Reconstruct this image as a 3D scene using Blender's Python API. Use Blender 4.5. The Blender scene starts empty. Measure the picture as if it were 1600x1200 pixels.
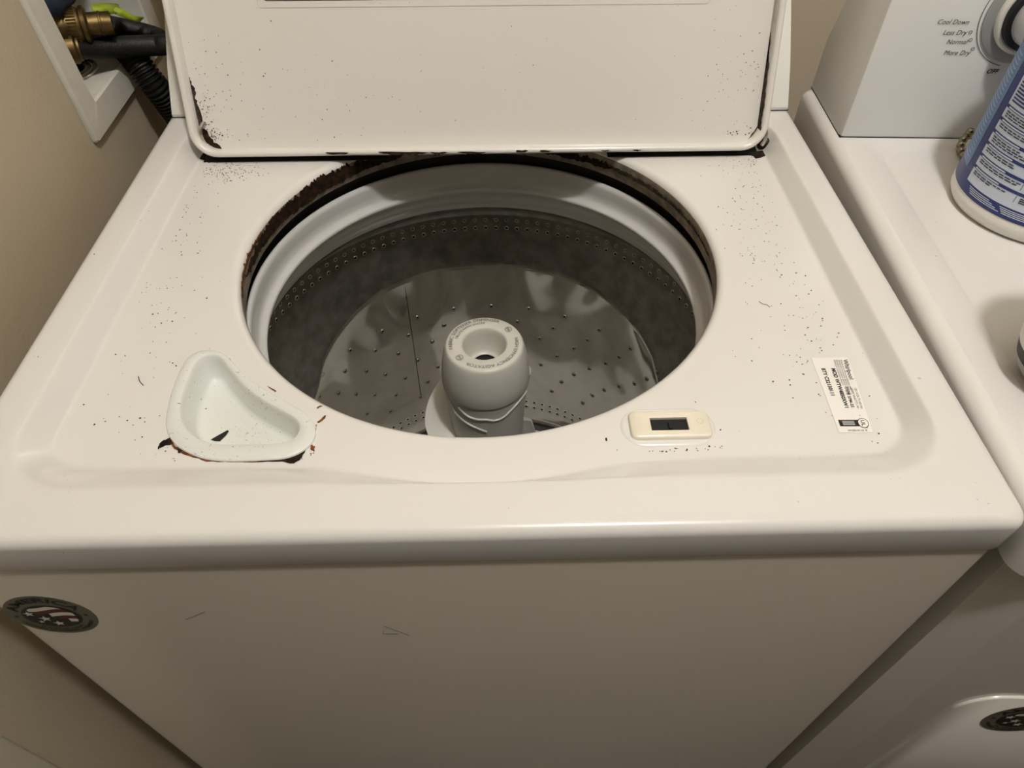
import bpy, bmesh, math, random
import numpy as np
from mathutils import Vector, Matrix
random.seed(7)
S = bpy.context.scene
COL = S.collection
H = 0.92                      # washer deck height above the floor; geometry below is given relative to the deck top

# ------------------------------------------------------------------ camera
CP = np.array([0.01712, -0.21702, 0.37716]); YAW, PITCH, ROLL, FPX = 0.02262, 0.83817, -0.00086, 1095.27
def _axes():
    cy, sy = math.cos(YAW), math.sin(YAW)
    f0 = np.array([sy, cy, 0]); r0 = np.array([cy, -sy, 0]); u0 = np.array([0, 0, 1.])
    f = math.cos(PITCH)*f0 - math.sin(PITCH)*u0; u = math.sin(PITCH)*f0 + math.cos(PITCH)*u0
    return math.cos(ROLL)*r0 + math.sin(ROLL)*u, -math.sin(ROLL)*r0 + math.cos(ROLL)*u, f
AR, AU, AF = _axes()
cam = bpy.data.cameras.new('camera'); camo = bpy.data.objects.new('camera', cam); COL.objects.link(camo)
cam.sensor_width = 36; cam.lens = 36*FPX/1600; cam.clip_start = 0.01
m = Matrix.Identity(4)
for i in range(3):
    m[i][0], m[i][1], m[i][2] = AR[i], AU[i], -AF[i]
m[0][3], m[1][3], m[2][3] = CP[0], CP[1], CP[2] + H
camo.matrix_world = m
S.camera = camo
S.view_settings.view_transform = 'Standard'; S.view_settings.look = 'None'
S.view_settings.gamma = 1; S.view_settings.use_curve_mapping = False
S.view_settings.exposure = 0.0

# ------------------------------------------------------------------ light
w = bpy.data.worlds.new('world'); S.world = w; w.use_nodes = True
w.node_tree.nodes['Background'].inputs[0].default_value = (1.0, .93, .82, 1)
w.node_tree.nodes['Background'].inputs[1].default_value = 0.02
LAMP = (0.32, -0.29, 1.62)    # ceiling lamp, deck relative
LAMP_POWER = 54
LAMP_RADIUS = 0.055
LAMP_COLOR = (1.0, .99, .968)
CEIL = 1.74

# ------------------------------------------------------------------ photo ray helpers (measuring on real planes)
def _ray(x, y): return AF + (x-800)/FPX*AR - (y-600)/FPX*AU
def onz(x, y, z): d = _ray(x, y); return CP + d*((z-CP[2])/d[2])
def onx(x, y, X): d = _ray(x, y); return CP + d*((X-CP[0])/d[0])
def ony(x, y, Y): d = _ray(x, y); return CP + d*((Y-CP[1])/d[1])

# ------------------------------------------------------------------ materials
def lin(c):
    return tuple(((v/255)/12.92 if v/255 <= .04045 else ((v/255+.055)/1.055)**2.4) for v in c)
def newmat(name):
    m = bpy.data.materials.new(name); m.use_nodes = True
    nt = m.node_tree; b = nt.nodes['Principled BSDF']
    return m, nt, b
def N(nt, t, **k):
    n = nt.nodes.new(t)
    for a, v in k.items():
        if a in n.bl_rna.properties: setattr(n, a, v)
        else: n.inputs[a].default_value = v
    return n
def math_(nt, op, a, b=None, clamp=False):
    n = nt.nodes.new('ShaderNodeMath'); n.operation = op; n.use_clamp = clamp
    for i, v in enumerate((a, b)):
        if v is None: continue
        if isinstance(v, (int, float)): n.inputs[i].default_value = v
        else: nt.links.new(v, n.inputs[i])
    return n.outputs[0]
def simple(name, rgb, rough=.4, metal=0., spec=.5, nscale=0, namp=.1, bump=0, bscale=200, coat=0, trans=0, emit=None, estr=0):
    m, nt, b = newmat(name)
    c = lin(rgb)
    b.inputs['Base Color'].default_value = (*c, 1); b.inputs['Roughness'].default_value = rough
    b.inputs['Metallic'].default_value = metal; b.inputs['Specular IOR Level'].default_value = spec
    b.inputs['Coat Weight'].default_value = coat; b.inputs['Coat Roughness'].default_value = .08
    b.inputs['Transmission Weight'].default_value = trans
    if emit: b.inputs['Emission Color'].default_value = (*emit, 1); b.inputs['Emission Strength'].default_value = estr
    tc = N(nt, 'ShaderNodeTexCoord')
    if nscale:
        no = N(nt, 'ShaderNodeTexNoise'); no.inputs['Scale'].default_value = nscale; no.inputs['Detail'].default_value = 5
        nt.links.new(tc.outputs['Object'], no.inputs['Vector'])
        r = N(nt, 'ShaderNodeValToRGB')
        r.color_ramp.elements[0].position = .3; r.color_ramp.elements[1].position = .7
        r.color_ramp.elements[0].color = (*[v*(1-namp) for v in c], 1); r.color_ramp.elements[1].color = (*[min(1, v*(1+namp)) for v in c], 1)
        nt.links.new(no.outputs['Fac'], r.inputs['Fac']); nt.links.new(r.outputs['Color'], b.inputs['Base Color'])
    if bump:
        nb = N(nt, 'ShaderNodeTexNoise'); nb.inputs['Scale'].default_value = bscale; nb.inputs['Detail'].default_value = 3
        nt.links.new(tc.outputs['Object'], nb.inputs['Vector'])
        bp = N(nt, 'ShaderNodeBump'); bp.inputs['Strength'].default_value = bump; bp.inputs['Distance'].default_value = .001
        nt.links.new(nb.outputs['Fac'], bp.inputs['Height']); nt.links.new(bp.outputs['Normal'], b.inputs['Normal'])
    return m
def speckled(name, rgb, rough, dens, speck=(110, 96, 76), scale=170, coat=.3):
    """glossy white paint with dust, lint and rust specks"""
    m, nt, b = newmat(name); c = lin(rgb)
    b.inputs['Roughness'].default_value = rough; b.inputs['Coat Weight'].default_value = coat; b.inputs['Coat Roughness'].default_value = .06
    tc = N(nt, 'ShaderNodeTexCoord'); mp = N(nt, 'ShaderNodeMapping'); nt.links.new(tc.outputs['Object'], mp.inputs['Vector'])
    masks = []
    for sc, d, k, st in ((scale, dens, .55, (1, 1, 1)), (scale*2.4, dens*1.5, .40, (1, 1.7, 1)), (scale*.5, dens*.35, .30, (1.6, .8, 1))):
        mp2 = N(nt, 'ShaderNodeMapping'); mp2.inputs['Scale'].default_value = st; mp2.inputs['Rotation'].default_value = (0, 0, sc*.01)
        nt.links.new(tc.outputs['Object'], mp2.inputs['Vector'])
        wn = N(nt, 'ShaderNodeTexNoise'); wn.inputs['Scale'].default_value = sc*1.3
        nt.links.new(mp2.outputs[0], wn.inputs['Vector'])
        add = N(nt, 'ShaderNodeVectorMath'); add.operation = 'MULTIPLY_ADD'
        nt.links.new(wn.outputs['Color'], add.inputs[0]); add.inputs[1].default_value = (.9/sc, .9/sc, .9/sc); nt.links.new(mp2.outputs[0], add.inputs[2])
        v = N(nt, 'ShaderNodeTexVoronoi'); v.inputs['Scale'].default_value = sc; v.inputs['Randomness'].default_value = 1
        nt.links.new(add.outputs[0], v.inputs['Vector'])
        sep = N(nt, 'ShaderNodeSeparateColor'); nt.links.new(v.outputs['Color'], sep.inputs[0])
        lo = N(nt, 'ShaderNodeTexNoise'); lo.inputs['Scale'].default_value = 9; lo.inputs['Detail'].default_value = 4
        nt.links.new(tc.outputs['Object'], lo.inputs['Vector'])
        dm = math_(nt, 'MULTIPLY', math_(nt, 'SUBTRACT', lo.outputs['Fac'], .38, True), 3.2*d)
        th = math_(nt, 'MULTIPLY', math_(nt, 'SUBTRACT', math_(nt, 'ADD', sep.outputs[0], dm), 1.0, True), k*2.0)
        th = math_(nt, 'MINIMUM', th, .26)
        lt = math_(nt, 'LESS_THAN', v.outputs['Distance'], th)
        masks.append(math_(nt, 'MULTIPLY', lt, math_(nt, 'ADD', math_(nt, 'MULTIPLY', sep.outputs[1], .65), .25)))
    mk_ = math_(nt, 'MAXIMUM', math_(nt, 'MAXIMUM', masks[0], masks[1]), masks[2])
    lo2 = N(nt, 'ShaderNodeTexNoise'); lo2.inputs['Scale'].default_value = 3.5; lo2.inputs['Detail'].default_value = 2
    nt.links.new(tc.outputs['Object'], lo2.inputs['Vector'])
    cr = N(nt, 'ShaderNodeValToRGB'); cr.color_ramp.elements[0].position = .35; cr.color_ramp.elements[1].position = .65
    cr.color_ramp.elements[0].color = (*[v*.97 for v in c], 1); cr.color_ramp.elements[1].color = (c[0], c[1]*.995, c[2]*1.02, 1)
    nt.links.new(lo2.outputs['Fac'], cr.inputs['Fac'])
    mx = N(nt, 'ShaderNodeMix', data_type='RGBA'); nt.links.new(mk_, mx.inputs[0]); nt.links.new(cr.outputs[0], mx.inputs[6])
    mx.inputs[7].default_value = (*lin(speck), 1); nt.links.new(mx.outputs[2], b.inputs['Base Color'])
    return m
def rusty(name, a=(48, 30, 20), bcol=(120, 72, 34), scale=140, rough=.85):
    m, nt, b = newmat(name); tc = N(nt, 'ShaderNodeTexCoord')
    no = N(nt, 'ShaderNodeTexNoise'); no.inputs['Scale'].default_value = scale; no.inputs['Detail'].default_value = 6; no.inputs['Roughness'].default_value = .7
    nt.links.new(tc.outputs['Object'], no.inputs['Vector'])
    r = N(nt, 'ShaderNodeValToRGB'); r.color_ramp.elements[0].position = .42; r.color_ramp.elements[1].position = .72
    r.color_ramp.elements[0].color = (*lin(a), 1); r.color_ramp.elements[1].color = (*lin(bcol), 1)
    nt.links.new(no.outputs['Fac'], r.inputs['Fac']); nt.links.new(r.outputs[0], b.inputs['Base Color'])
    b.inputs['Roughness'].default_value = rough; b.inputs['Specular IOR Level'].default_value = .15
    bp = N(nt, 'ShaderNodeBump'); bp.inputs['Strength'].default_value = .6; bp.inputs['Distance'].default_value = .0006
    nt.links.new(no.outputs['Fac'], bp.inputs['Height']); nt.links.new(bp.outputs['Normal'], b.inputs['Normal'])
    return m
def steel(name, rgb, rough, wav, wscale, grain, haze=.35):
    m, nt, b = newmat(name); c = lin(rgb); tc = N(nt, 'ShaderNodeTexCoord')
    b.inputs['Metallic'].default_value = 1
    no = N(nt, 'ShaderNodeTexNoise'); no.inputs['Scale'].default_value = 60; no.inputs['Detail'].default_value = 6
    nt.links.new(tc.outputs['Object'], no.inputs['Vector'])
    r = N(nt, 'ShaderNodeValToRGB'); r.color_ramp.elements[0].position = .3; r.color_ramp.elements[1].position = .7
    r.color_ramp.elements[0].color = (*[v*(1-grain) for v in c], 1); r.color_ramp.elements[1].color = (*[min(1, v*(1+grain*.5)) for v in c], 1)
    nt.links.new(no.outputs['Fac'], r.inputs['Fac']); nt.links.new(r.outputs[0], b.inputs['Base Color'])
    b.inputs['Roughness'].default_value = rough
    wv = N(nt, 'ShaderNodeTexNoise'); wv.inputs['Scale'].default_value = wscale; wv.inputs['Detail'].default_value = 2
    mp = N(nt, 'ShaderNodeMapping'); mp.inputs['Scale'].default_value = (1, 1, .8)
    nt.links.new(tc.outputs['Object'], mp.inputs[0]); nt.links.new(mp.outputs[0], wv.inputs['Vector'])
    bp = N(nt, 'ShaderNodeBump'); bp.inputs['Strength'].default_value = 1; bp.inputs['Distance'].default_value = wav
    nt.links.new(wv.outputs['Fac'], bp.inputs['Height']); nt.links.new(bp.outputs['Normal'], b.inputs['Normal'])
    b2 = N(nt, 'ShaderNodeBsdfPrincipled'); b2.inputs['Metallic'].default_value = 1; b2.inputs['Roughness'].default_value = .72
    nt.links.new(r.outputs[0], b2.inputs['Base Color']); nt.links.new(bp.outputs['Normal'], b2.inputs['Normal'])
    mx = N(nt, 'ShaderNodeMixShader'); mx.inputs[0].default_value = haze
    nt.links.new(b.outputs[0], mx.inputs[1]); nt.links.new(b2.outputs[0], mx.inputs[2]); nt.links.new(mx.outputs[0], nt.nodes['Material Output'].inputs['Surface'])
    return m

MT = {}
MT['enamel'] = speckled('white_enamel_speckled', (224, 221, 215), .22, .17)
MT['lidpaint'] = speckled('lid_enamel', (226, 222, 214), .30, .15)
MT['cabinet'] = simple('cabinet_enamel', (222, 214, 200), .22, nscale=4, namp=.03, coat=.25)
MT['dryertop'] = speckled('dryer_enamel', (226, 223, 217), .25, .12)
MT['dryer'] = simple('dryer_body_enamel', (226, 221, 213), .25, nscale=4, namp=.03, coat=.2)
MT['console'] = simple('console_plastic', (222, 219, 212), .38, nscale=5, namp=.02)
MT['dconsole'] = simple('dryer_console_plastic', (220, 219, 216), .35, nscale=5, namp=.02)
MT['plastic'] = speckled('dispenser_plastic', (222, 223, 217), .35, .42, (45, 42, 36), 220, .1)
MT['strike'] = simple('cream_plastic', (232, 224, 206), .3, nscale=40, namp=.03)
MT['dark'] = simple('dark_hollow_and_shade', (10, 9, 8), .7)
MT['black'] = simple('black_print', (22, 20, 19), .5)
MT['greyprint'] = simple('grey_print', (95, 93, 92), .5)
MT['rubber'] = simple('tub_gasket', (28, 27, 26), .45, nscale=50, namp=.3)
MT['hose'] = simple('hose_rubber', (11, 11, 11), .5, spec=.35, bump=.5, bscale=700)
MT['ring'] = simple('balance_ring_plastic', (205, 204, 202), .25, nscale=6, namp=.03, coat=.2)
MT['agit'] = simple('agitator_plastic', (206, 204, 196), .35, nscale=8, namp=.03)
MT['plate'] = simple('washplate_plastic', (200, 200, 204), .35)
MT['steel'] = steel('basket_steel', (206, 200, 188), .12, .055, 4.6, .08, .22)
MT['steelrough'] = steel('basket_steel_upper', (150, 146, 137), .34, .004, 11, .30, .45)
MT['lipmetal'] = simple('lip_primer', (128, 118, 102), .6, nscale=90, namp=.45)
MT['rust'] = rusty('rust_dark', (24, 18, 13), (72, 47, 28))
MT['rustline'] = rusty('rust_orange', (84, 48, 24), (146, 92, 48))
MT['grime'] = rusty('grime', (40, 35, 30), (98, 88, 76))
MT['sticker'] = simple('label_paper', (236, 232, 226), .45)
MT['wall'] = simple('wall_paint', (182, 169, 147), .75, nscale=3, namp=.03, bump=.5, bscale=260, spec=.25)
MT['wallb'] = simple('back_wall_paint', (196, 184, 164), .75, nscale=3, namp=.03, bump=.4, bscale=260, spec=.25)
MT['trim'] = simple('trim_paint', (205, 198, 182), .45, nscale=6, namp=.02)
MT['hall'] = simple('hall_wall_paint', (186, 176, 160), .75, nscale=3, namp=.03, spec=.25)
MT['ceiling'] = simple('ceiling_paint', (225, 220, 208), .85)
MT['floor'] = simple('floor_vinyl', (48, 42, 36), .5, nscale=18, namp=.2)
MT['box'] = simple('outlet_box_plastic', (208, 204, 194), .45, nscale=60, namp=.04, bump=.2, bscale=500)
MT['brass'] = simple('brass', (108, 90, 58), .45, metal=1, nscale=120, namp=.35)
MT['greentape'] = simple('green_tape', (150, 170, 40), .55, nscale=60, namp=.2)
MT['bluetape'] = simple('blue_tape', (28, 37, 60), .9, nscale=160, namp=.4)
MT['bottle'] = simple('white_hdpe', (228, 226, 220), .35)
MT['navy'] = simple('label_navy', (28, 44, 112), .35)
MT['lblue'] = simple('label_light_blue', (150, 178, 216), .35)
MT['mblue'] = simple('label_mid_blue', (92, 124, 178), .35)
MT['cell'] = simple('label_pale_cells', (205, 214, 232), .4)
MT['inkblue'] = simple('label_ink', (34, 36, 66), .4)
MT['chrome'] = simple('chrome', (200, 196, 188), .15, metal=1)
MT['silver'] = simple('silver_plastic', (188, 188, 190), .35, metal=.3)
MT['dgrey'] = simple('dial_grey', (150, 150, 150), .35)
MT['stickgrey'] = simple('sticker_grey', (104, 98, 84), .5, nscale=40, namp=.15)
MT['stickdark'] = simple('sticker_black', (24, 22, 24), .5)
MT['stickred'] = simple('sticker_red', (92, 30, 28), .5)
MT['stickwhite'] = simple('sticker_white', (226, 220, 208), .5)
MT['bead'] = simple('bead_steel', (150, 142, 122), .18, metal=1)
MT['clear'] = simple('frosted_plastic', (190, 190, 184), .3, trans=.3)

# ------------------------------------------------------------------ object helpers
BASE = {}
def tag(o, label, cat, group=None):
    o['label'] = label; o['category'] = cat
    if group: o['group'] = group
    return o
def thing(name, base, label, cat, group=None, kind=None):
    o = bpy.data.objects.new(name, None); COL.objects.link(o); o.empty_display_size = .05
    o.location = (base[0], base[1], base[2]+H); BASE[o] = np.array(base, float)
    tag(o, label, cat, group)
    return o
ROT = {}
def mk(name, verts, faces, mat, parent=None, base=None, smooth=True, label=None, kind=None, mats=None, fmat=None, bevel=0, auto=None):
    b = BASE[parent] if parent is not None else np.array(base if base is not None else (0, 0, 0), float)
    V = np.asarray([tuple(v) for v in verts], float)
    rt = parent
    while rt is not None and rt.parent is not None: rt = rt.parent
    if rt in ROT: V = ROT[rt](V)
    V = V - b
    me = bpy.data.meshes.new(name)
    me.from_pydata(V.tolist(), [], [tuple(int(i) for i in f) for f in faces])
    if mats:
        for mm in mats: me.materials.append(MT[mm])
        if fmat is not None: me.polygons.foreach_set('material_index', fmat)
    else: me.materials.append(MT[mat])
    bm = bmesh.new(); bm.from_mesh(me); bmesh.ops.recalc_face_normals(bm, faces=bm.faces); bm.to_mesh(me); bm.free()
    me.polygons.foreach_set('use_smooth', [smooth]*len(me.polygons))
    if smooth: 
        try: me.set_sharp_from_angle(angle=math.radians(auto or 40))
        except Exception: pass
    o = bpy.data.objects.new(name, me); COL.objects.link(o)
    if parent is not None: o.parent = parent; BASE[o] = b
    else: o.location = (b[0], b[1], b[2]+H); BASE[o] = b
    if label: o['label'] = label
    if kind: o['kind'] = kind
    if bevel:
        md = o.modifiers.new('bevel', 'BEVEL'); md.width = bevel; md.segments = 3; md.limit_method = 'ANGLE'; md.angle_limit = math.radians(40)
        me.polygons.foreach_set('use_smooth', [True]*len(me.polygons))
        md.harden_normals = False
    return o
class MB:
    def __init__(s): s.v = []; s.f = []
    def add(s, V, F):
        n = len(s.v); s.v += [tuple(v) for v in V]; s.f += [tuple(i+n for i in f) for f in F]; return s
    def box(s, a, b):
        x0, y0, z0 = a; x1, y1, z1 = b
        V = [(x, y, z) for z in (z0, z1) for y in (y0, y1) for x in (x0, x1)]
        return s.add(V, [(0, 2, 3, 1), (4, 5, 7, 6), (0, 1, 5, 4), (2, 6, 7, 3), (0, 4, 6, 2), (1, 3, 7, 5)])
    def lathe(s, prof, c, n=64, axis=None, a0=0, a1=2*math.pi, cap0=False, cap1=False):
        """prof [(r,h)], axis None = z"""
        full = abs(a1-a0-2*math.pi) < 1e-6
        ax = Vector(axis).normalized() if axis is not None else Vector((0, 0, 1))
        u = ax.orthogonal().normalized() if axis is not None else Vector((1, 0, 0)); v = ax.cross(u)
        m_ = n if full else n+1
        V = []
        for r, h in prof:
            for k in range(m_):
                a = a0+(a1-a0)*k/n
                V.append(tuple(Vector(c)+ax*h+u*(r*math.cos(a))+v*(r*math.sin(a))))
        F = []
        for i in range(len(prof)-1):
            for k in range(n):
                k2 = (k+1) % m_ if full else k+1
                F.append((i*m_+k, i*m_+k2, (i+1)*m_+k2, (i+1)*m_+k))
        if cap0: F.append(tuple(range(m_)))
        if cap1: F.append(tuple(range((len(prof)-1)*m_, len(prof)*m_)))
        return s.add(V, F)
    def tube(s, pts, rad, n=12, closed=False, caps=True):
        P = [Vector(tuple(p)) for p in pts]; R_ = rad if hasattr(rad, '__len__') else [rad]*len(P)
        V = []; prev = None
        for i, p in enumerate(P):
            if closed: t = (P[(i+1) % len(P)]-P[i-1])
            else: t = P[min(i+1, len(P)-1)]-P[max(i-1, 0)]
            t.normalize()
            if prev is None: u = t.orthogonal().normalized()
            else:
                u = prev-t*prev.dot(t); u.normalize()
            prev = u; v = t.cross(u)
            for k in range(n):
                a = 2*math.pi*k/n; V.append(tuple(p+u*(R_[i]*math.cos(a))+v*(R_[i]*math.sin(a))))
        F = []; L = len(P)
        for i in range(L if closed else L-1):
            for k in range(n):
                a, b = i*n, ((i+1) % L)*n
                F.append((a+k, a+(k+1) % n, b+(k+1) % n, b+k))
        if caps and not closed: F += [tuple(range(n))[::-1], tuple(range((L-1)*n, L*n))]
        return s.add(V, F)
    def loops(s, Ls, closed=True, cap0=False, cap1=False):
        n = len(Ls[0]); V = [tuple(p) for L in Ls for p in L]; F = []
        for i in range(len(Ls)-1):
            for k in range(n if closed else n-1):
                k2 = (k+1) % n; F.append((i*n+k, i*n+k2, (i+1)*n+k2, (i+1)*n+k))
        if cap0: F.append(tuple(range(n))[::-1])
        if cap1: F.append(tuple(range((len(Ls)-1)*n, len(Ls)*n)))
        return s.add(V, F)
    def slab(s, poly, nrm, t):
        """extrude a planar polygon (3d points) by t along nrm"""
        n = len(poly); A = [tuple(p) for p in poly]; B = [tuple(np.asarray(p)+np.asarray(nrm)*t) for p in poly]
        return s.add(A+B, [tuple(range(n))[::-1], tuple(range(n, 2*n))]+[(k, (k+1) % n, n+(k+1) % n, n+k) for k in range(n)])
    def build(s, name, mat, parent=None, **k): return mk(name, s.v, s.f, mat, parent, **k)
def spline(P, per=8, closed=False):
    P = [np.asarray(p, float) for p in P]; n = len(P); out = []
    rng = range(n) if closed else range(n-1)
    for i in rng:
        g = lambda j: P[j % n] if closed else P[max(0, min(n-1, j))]
        a, b, c, d = g(i-1), g(i), g(i+1), g(i+2)
        for k in range(per):
            t = k/per
            out.append(.5*((2*b)+(-a+c)*t+(2*a-5*b+4*c-d)*t*t+(-a+3*b-3*c+d)*t**3))
    if not closed: out.append(P[-1])
    return out
def resample(P, n, closed=True):
    P = np.array(P); Q = np.vstack([P, P[:1]]) if closed else P
    d = np.r_[0, np.cumsum(np.linalg.norm(np.diff(Q, axis=0), axis=1))]
    t = np.linspace(0, d[-1], n+1)[:-1] if closed else np.linspace(0, d[-1], n)
    return np.stack([np.interp(t, d, Q[:, i]) for i in range(Q.shape[1])], 1)
def rrect(x0, x1, y0, y1, r, n=8):
    out = []
    for cx, cy, a0 in ((x1-r, y0+r, -90), (x1-r, y1-r, 0), (x0+r, y1-r, 90), (x0+r, y0+r, 180)):
        for k in range(n+1):
            a = math.radians(a0+90*k/n); out.append((cx+r*math.cos(a), cy+r*math.sin(a)))
    return out
def text2d(s, size, shear=0, align='LEFT', bold=0):
    cu = bpy.data.curves.new('lettering', 'FONT'); cu.body = s; cu.size = size; cu.shear = shear; cu.align_x = align; cu.resolution_u = 3; cu.offset = bold
    ob = bpy.data.objects.new('lettering', cu); me = bpy.data.meshes.new_from_object(ob)
    V = [tuple(v.co[:2]) for v in me.vertices]; F = [tuple(p.vertices) for p in me.polygons]
    bpy.data.objects.remove(ob); bpy.data.curves.remove(cu); bpy.data.meshes.remove(me)
    return V, F
def put_text(mb, s, size, fn, **k):
    V, F = text2d(s, size, **k)
    if F: mb.add([fn(x, y) for x, y in V], F)
def jag(P, amp, seed, sub=5):
    """roughen a closed outline of 3d points in its own plane"""
    rd = random.Random(seed); P = [np.asarray(p, float) for p in P]; out = []
    for i, a in enumerate(P):
        b = P[(i+1) % len(P)]; d = b-a; nrm = np.array([-d[1], d[0], 0]); L = np.linalg.norm(nrm)
        nrm = nrm/L if L > 0 else nrm
        for k in range(sub): out.append(a+d*k/sub+nrm*rd.uniform(-1, 1)*amp*(.4 if k == 0 else 1))
    return out

# ================================================================== the room
WX = -0.40; BY = 0.80; RX = 1.16
def structure(o): o['kind'] = 'structure'; return o
# outlet box opening in the left wall
OB = dict(y0=0.462, y1=0.700, z0=0.004, z1=0.215, f=0.034)
yi0, yi1, zi0, zi1 = OB['y0']+.030, OB['y1']-.030, OB['z0']+.033, OB['z1']-.03
b = MB(); YF = -.037
wy0, wy1, wz0, wz1 = yi0-.012, yi1+.012, zi0-.012, zi1+.012
for (ya, yb, za, zb) in ((YF, wy0, -H, CEIL), (wy1, BY, -H, CEIL), (wy0, wy1, -H, wz0), (wy0, wy1, wz1, CEIL)):
    b.box((WX-.12, ya, za), (WX, yb, zb))
structure(b.build('wall_left', 'wall', base=(WX, .3, -H), smooth=False))
structure(MB().box((WX-.12, BY, -H), (RX+.12, BY+.1, CEIL)).build('wall_back', 'wallb', base=(.3, BY, -H), smooth=False))
structure(MB().box((RX, YF, -H), (RX+.12, BY, CEIL)).build('wall_right', 'wall', base=(RX, .3, -H), smooth=False))
structure(MB().box((-2.2, -2.75, -H-.1), (2.4, BY+.1, -H)).build('floor', 'floor', base=(0, -.3, -H), smooth=False))
structure(MB().box((-2.2, -2.75, CEIL), (2.4, BY+.1, CEIL+.1)).build('ceiling', 'ceiling', base=(0, -.3, CEIL), smooth=False))
structure(MB().box((-2.2, -2.75, -H), (2.4, -2.65, CEIL)).build('wall_front', 'hall', base=(0, -2.7, -H), smooth=False))
structure(MB().box((-2.3, -2.75, -H), (-2.2, YF, CEIL)).build('wall_hall_left', 'hall', base=(-2.25, -1.3, -H), smooth=False))
structure(MB().box((2.4, -2.75, -H), (2.5, YF, CEIL)).build('wall_hall_right', 'hall', base=(2.45, -1.3, -H), smooth=False))
structure(MB().box((-2.2, YF-.02, -H), (WX-.12, YF+.08, CEIL)).build('wall_nook_left', 'hall', base=(-.9, YF, -H), smooth=False))
structure(MB().box((RX+.12, YF-.02, -H), (2.4, YF+.08, CEIL)).build('wall_nook_right', 'hall', base=(1.45, YF, -H), smooth=False))
# white casing on the nook's edge
structure(MB().box((WX-.12, YF-.075, -H), (WX+.004, YF, CEIL)).build('trim_1', 'trim', base=(WX, YF, -H), smooth=False, bevel=.003))
structure(MB().box((RX-.004, YF-.075, -H), (RX+.12, YF, CEIL)).build('trim_2', 'trim', base=(RX, YF, -H), smooth=False, bevel=.003))
structure(MB().box((WX, YF+.002, -H), (WX+.012, BY, -H+.085)).build('baseboard_left', 'trim', base=(WX, .3, -H), smooth=False, bevel=.003))
structure(MB().box((WX+.012, BY-.012, -H), (RX, BY, -H+.085)).build('baseboard_back', 'trim', base=(.3, BY, -H), smooth=False, bevel=.003))

# ceiling lamp
lt = thing('ceiling_lamp', (LAMP[0], LAMP[1], CEIL), 'round flush ceiling lamp with frosted glass bowl above the washer', 'lamp')
MT['lampglass'] = simple('lamp_glass', (250, 240, 222), .3, emit=(1, .99, .968), estr=2.0)
MB().lathe([(.0, 0), (.15, 0), (.15, -.018), (.14, -.022), (.0, -.022)], (LAMP[0], LAMP[1], CEIL), 48).build('mounting_plate', 'silver', lt)
MB().lathe([(.13, -.022), (.128, -.035), (.11, -.052), (.07, -.064), (.0, -.068)], (LAMP[0], LAMP[1], CEIL), 48).build('glass_bowl', 'lampglass', lt)
ld = bpy.data.lights.new('lamp_bulb', 'POINT'); ld.energy = LAMP_POWER; ld.color = LAMP_COLOR; ld.shadow_soft_size = LAMP_RADIUS
lo = bpy.data.objects.new('lamp_bulb', ld); COL.objects.link(lo); lo.parent = lt; lo.location = (0, 0, LAMP[2]-CEIL)

# ================================================================== washing machine
CX, CY = 0.0, 0.306
ZF = -0.018
W = thing('washing_machine', (0, .32, -H), 'white top load washing machine with its lid raised and rust around the drum opening', 'washing machine')

# ---- top deck : radial loops about the drum axis
NA = 1080
ang = np.arange(NA)*2*np.pi/NA
DX, DY = np.cos(ang), np.sin(ang)
def raydist(sdf):
    lo_, hi_ = np.full(NA, .05), np.full(NA, .9)
    for _ in range(40):
        mid = (lo_+hi_)/2; s = sdf(CX+DX*mid, CY+DY*mid); ins = s < 0
        lo_ = np.where(ins, mid, lo_); hi_ = np.where(ins, hi_, mid)
    return (lo_+hi_)/2
def rbox(x0, x1, y0, y1, r):
    cx, cy, hx, hy = (x0+x1)/2, (y0+y1)/2, (x1-x0)/2, (y1-y0)/2
    def f(x, y):
        qx, qy = np.abs(x-cx)-hx+r, np.abs(y-cy)-hy+r
        return np.hypot(np.maximum(qx, 0), np.maximum(qy, 0))+np.minimum(np.maximum(qx, qy), 0)-r
    return f
def ringpts(d, z): return np.stack([CX+DX*d, CY+DY*d, np.full(NA, z) if np.isscalar(z) else z], 1)
HR = 0.2139
d_floor = raydist(rbox(-.299, .303, .0690, .505, .032))
d_circ = np.full(NA, .2560)
k_ = .006
d_floor2 = np.where(DY < -.2, k_*np.log(np.exp((d_floor-.25)/k_)+np.exp((d_circ-.25)/k_))+.25, d_floor)
d_top = raydist(rbox(-.314, .3165, .0365, .520, .047))
d_out = raydist(rbox(-.345, .345, 0, .640, .010))
Ls = []
# lip going down into the drum opening
Ls.append(ringpts(np.full(NA, HR+.002), -.046)); Ls.append(ringpts(np.full(NA, HR+.001), -.040)); Ls.append(ringpts(np.full(NA, HR), -.030))
lip_start = len(Ls)-1
RR = .008
for k in range(0, 7):
    a = math.radians(90*k/6); Ls.append(ringpts(np.full(NA, HR+RR*(1-math.cos(a))), ZF-RR+RR*math.sin(a)))
floor_start = len(Ls)-1
for t in np.linspace(0, 1, 37)[1:-1]: Ls.append(ringpts((HR+RR)+(d_floor2-HR-RR)*t, ZF))
prof = []
for k in range(0, 15):
    t = k/14
    s = t
    z = ZF*(1-s)
    # soften both ends
    e = .16
    if t < e: z = ZF*(1-(t*t/(2*e)))
    elif t > 1-e: z = ZF*(((1-t)**2)/(2*e))
    else: z = ZF*(1-(e/2+(t-e)))/1.0
    if t >= e and t <= 1-e:
        z = ZF*(1-(e/2+(t-e)*(1-e)/(1-2*e)))
    prof.append((t, z))
for t, z in prof: Ls.append(ringpts(d_floor2+(d_top-d_floor2)*t, z))
for t in (.3, .7): Ls.append(ringpts(d_top+(d_out-.010-d_top)*t, 0))
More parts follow.
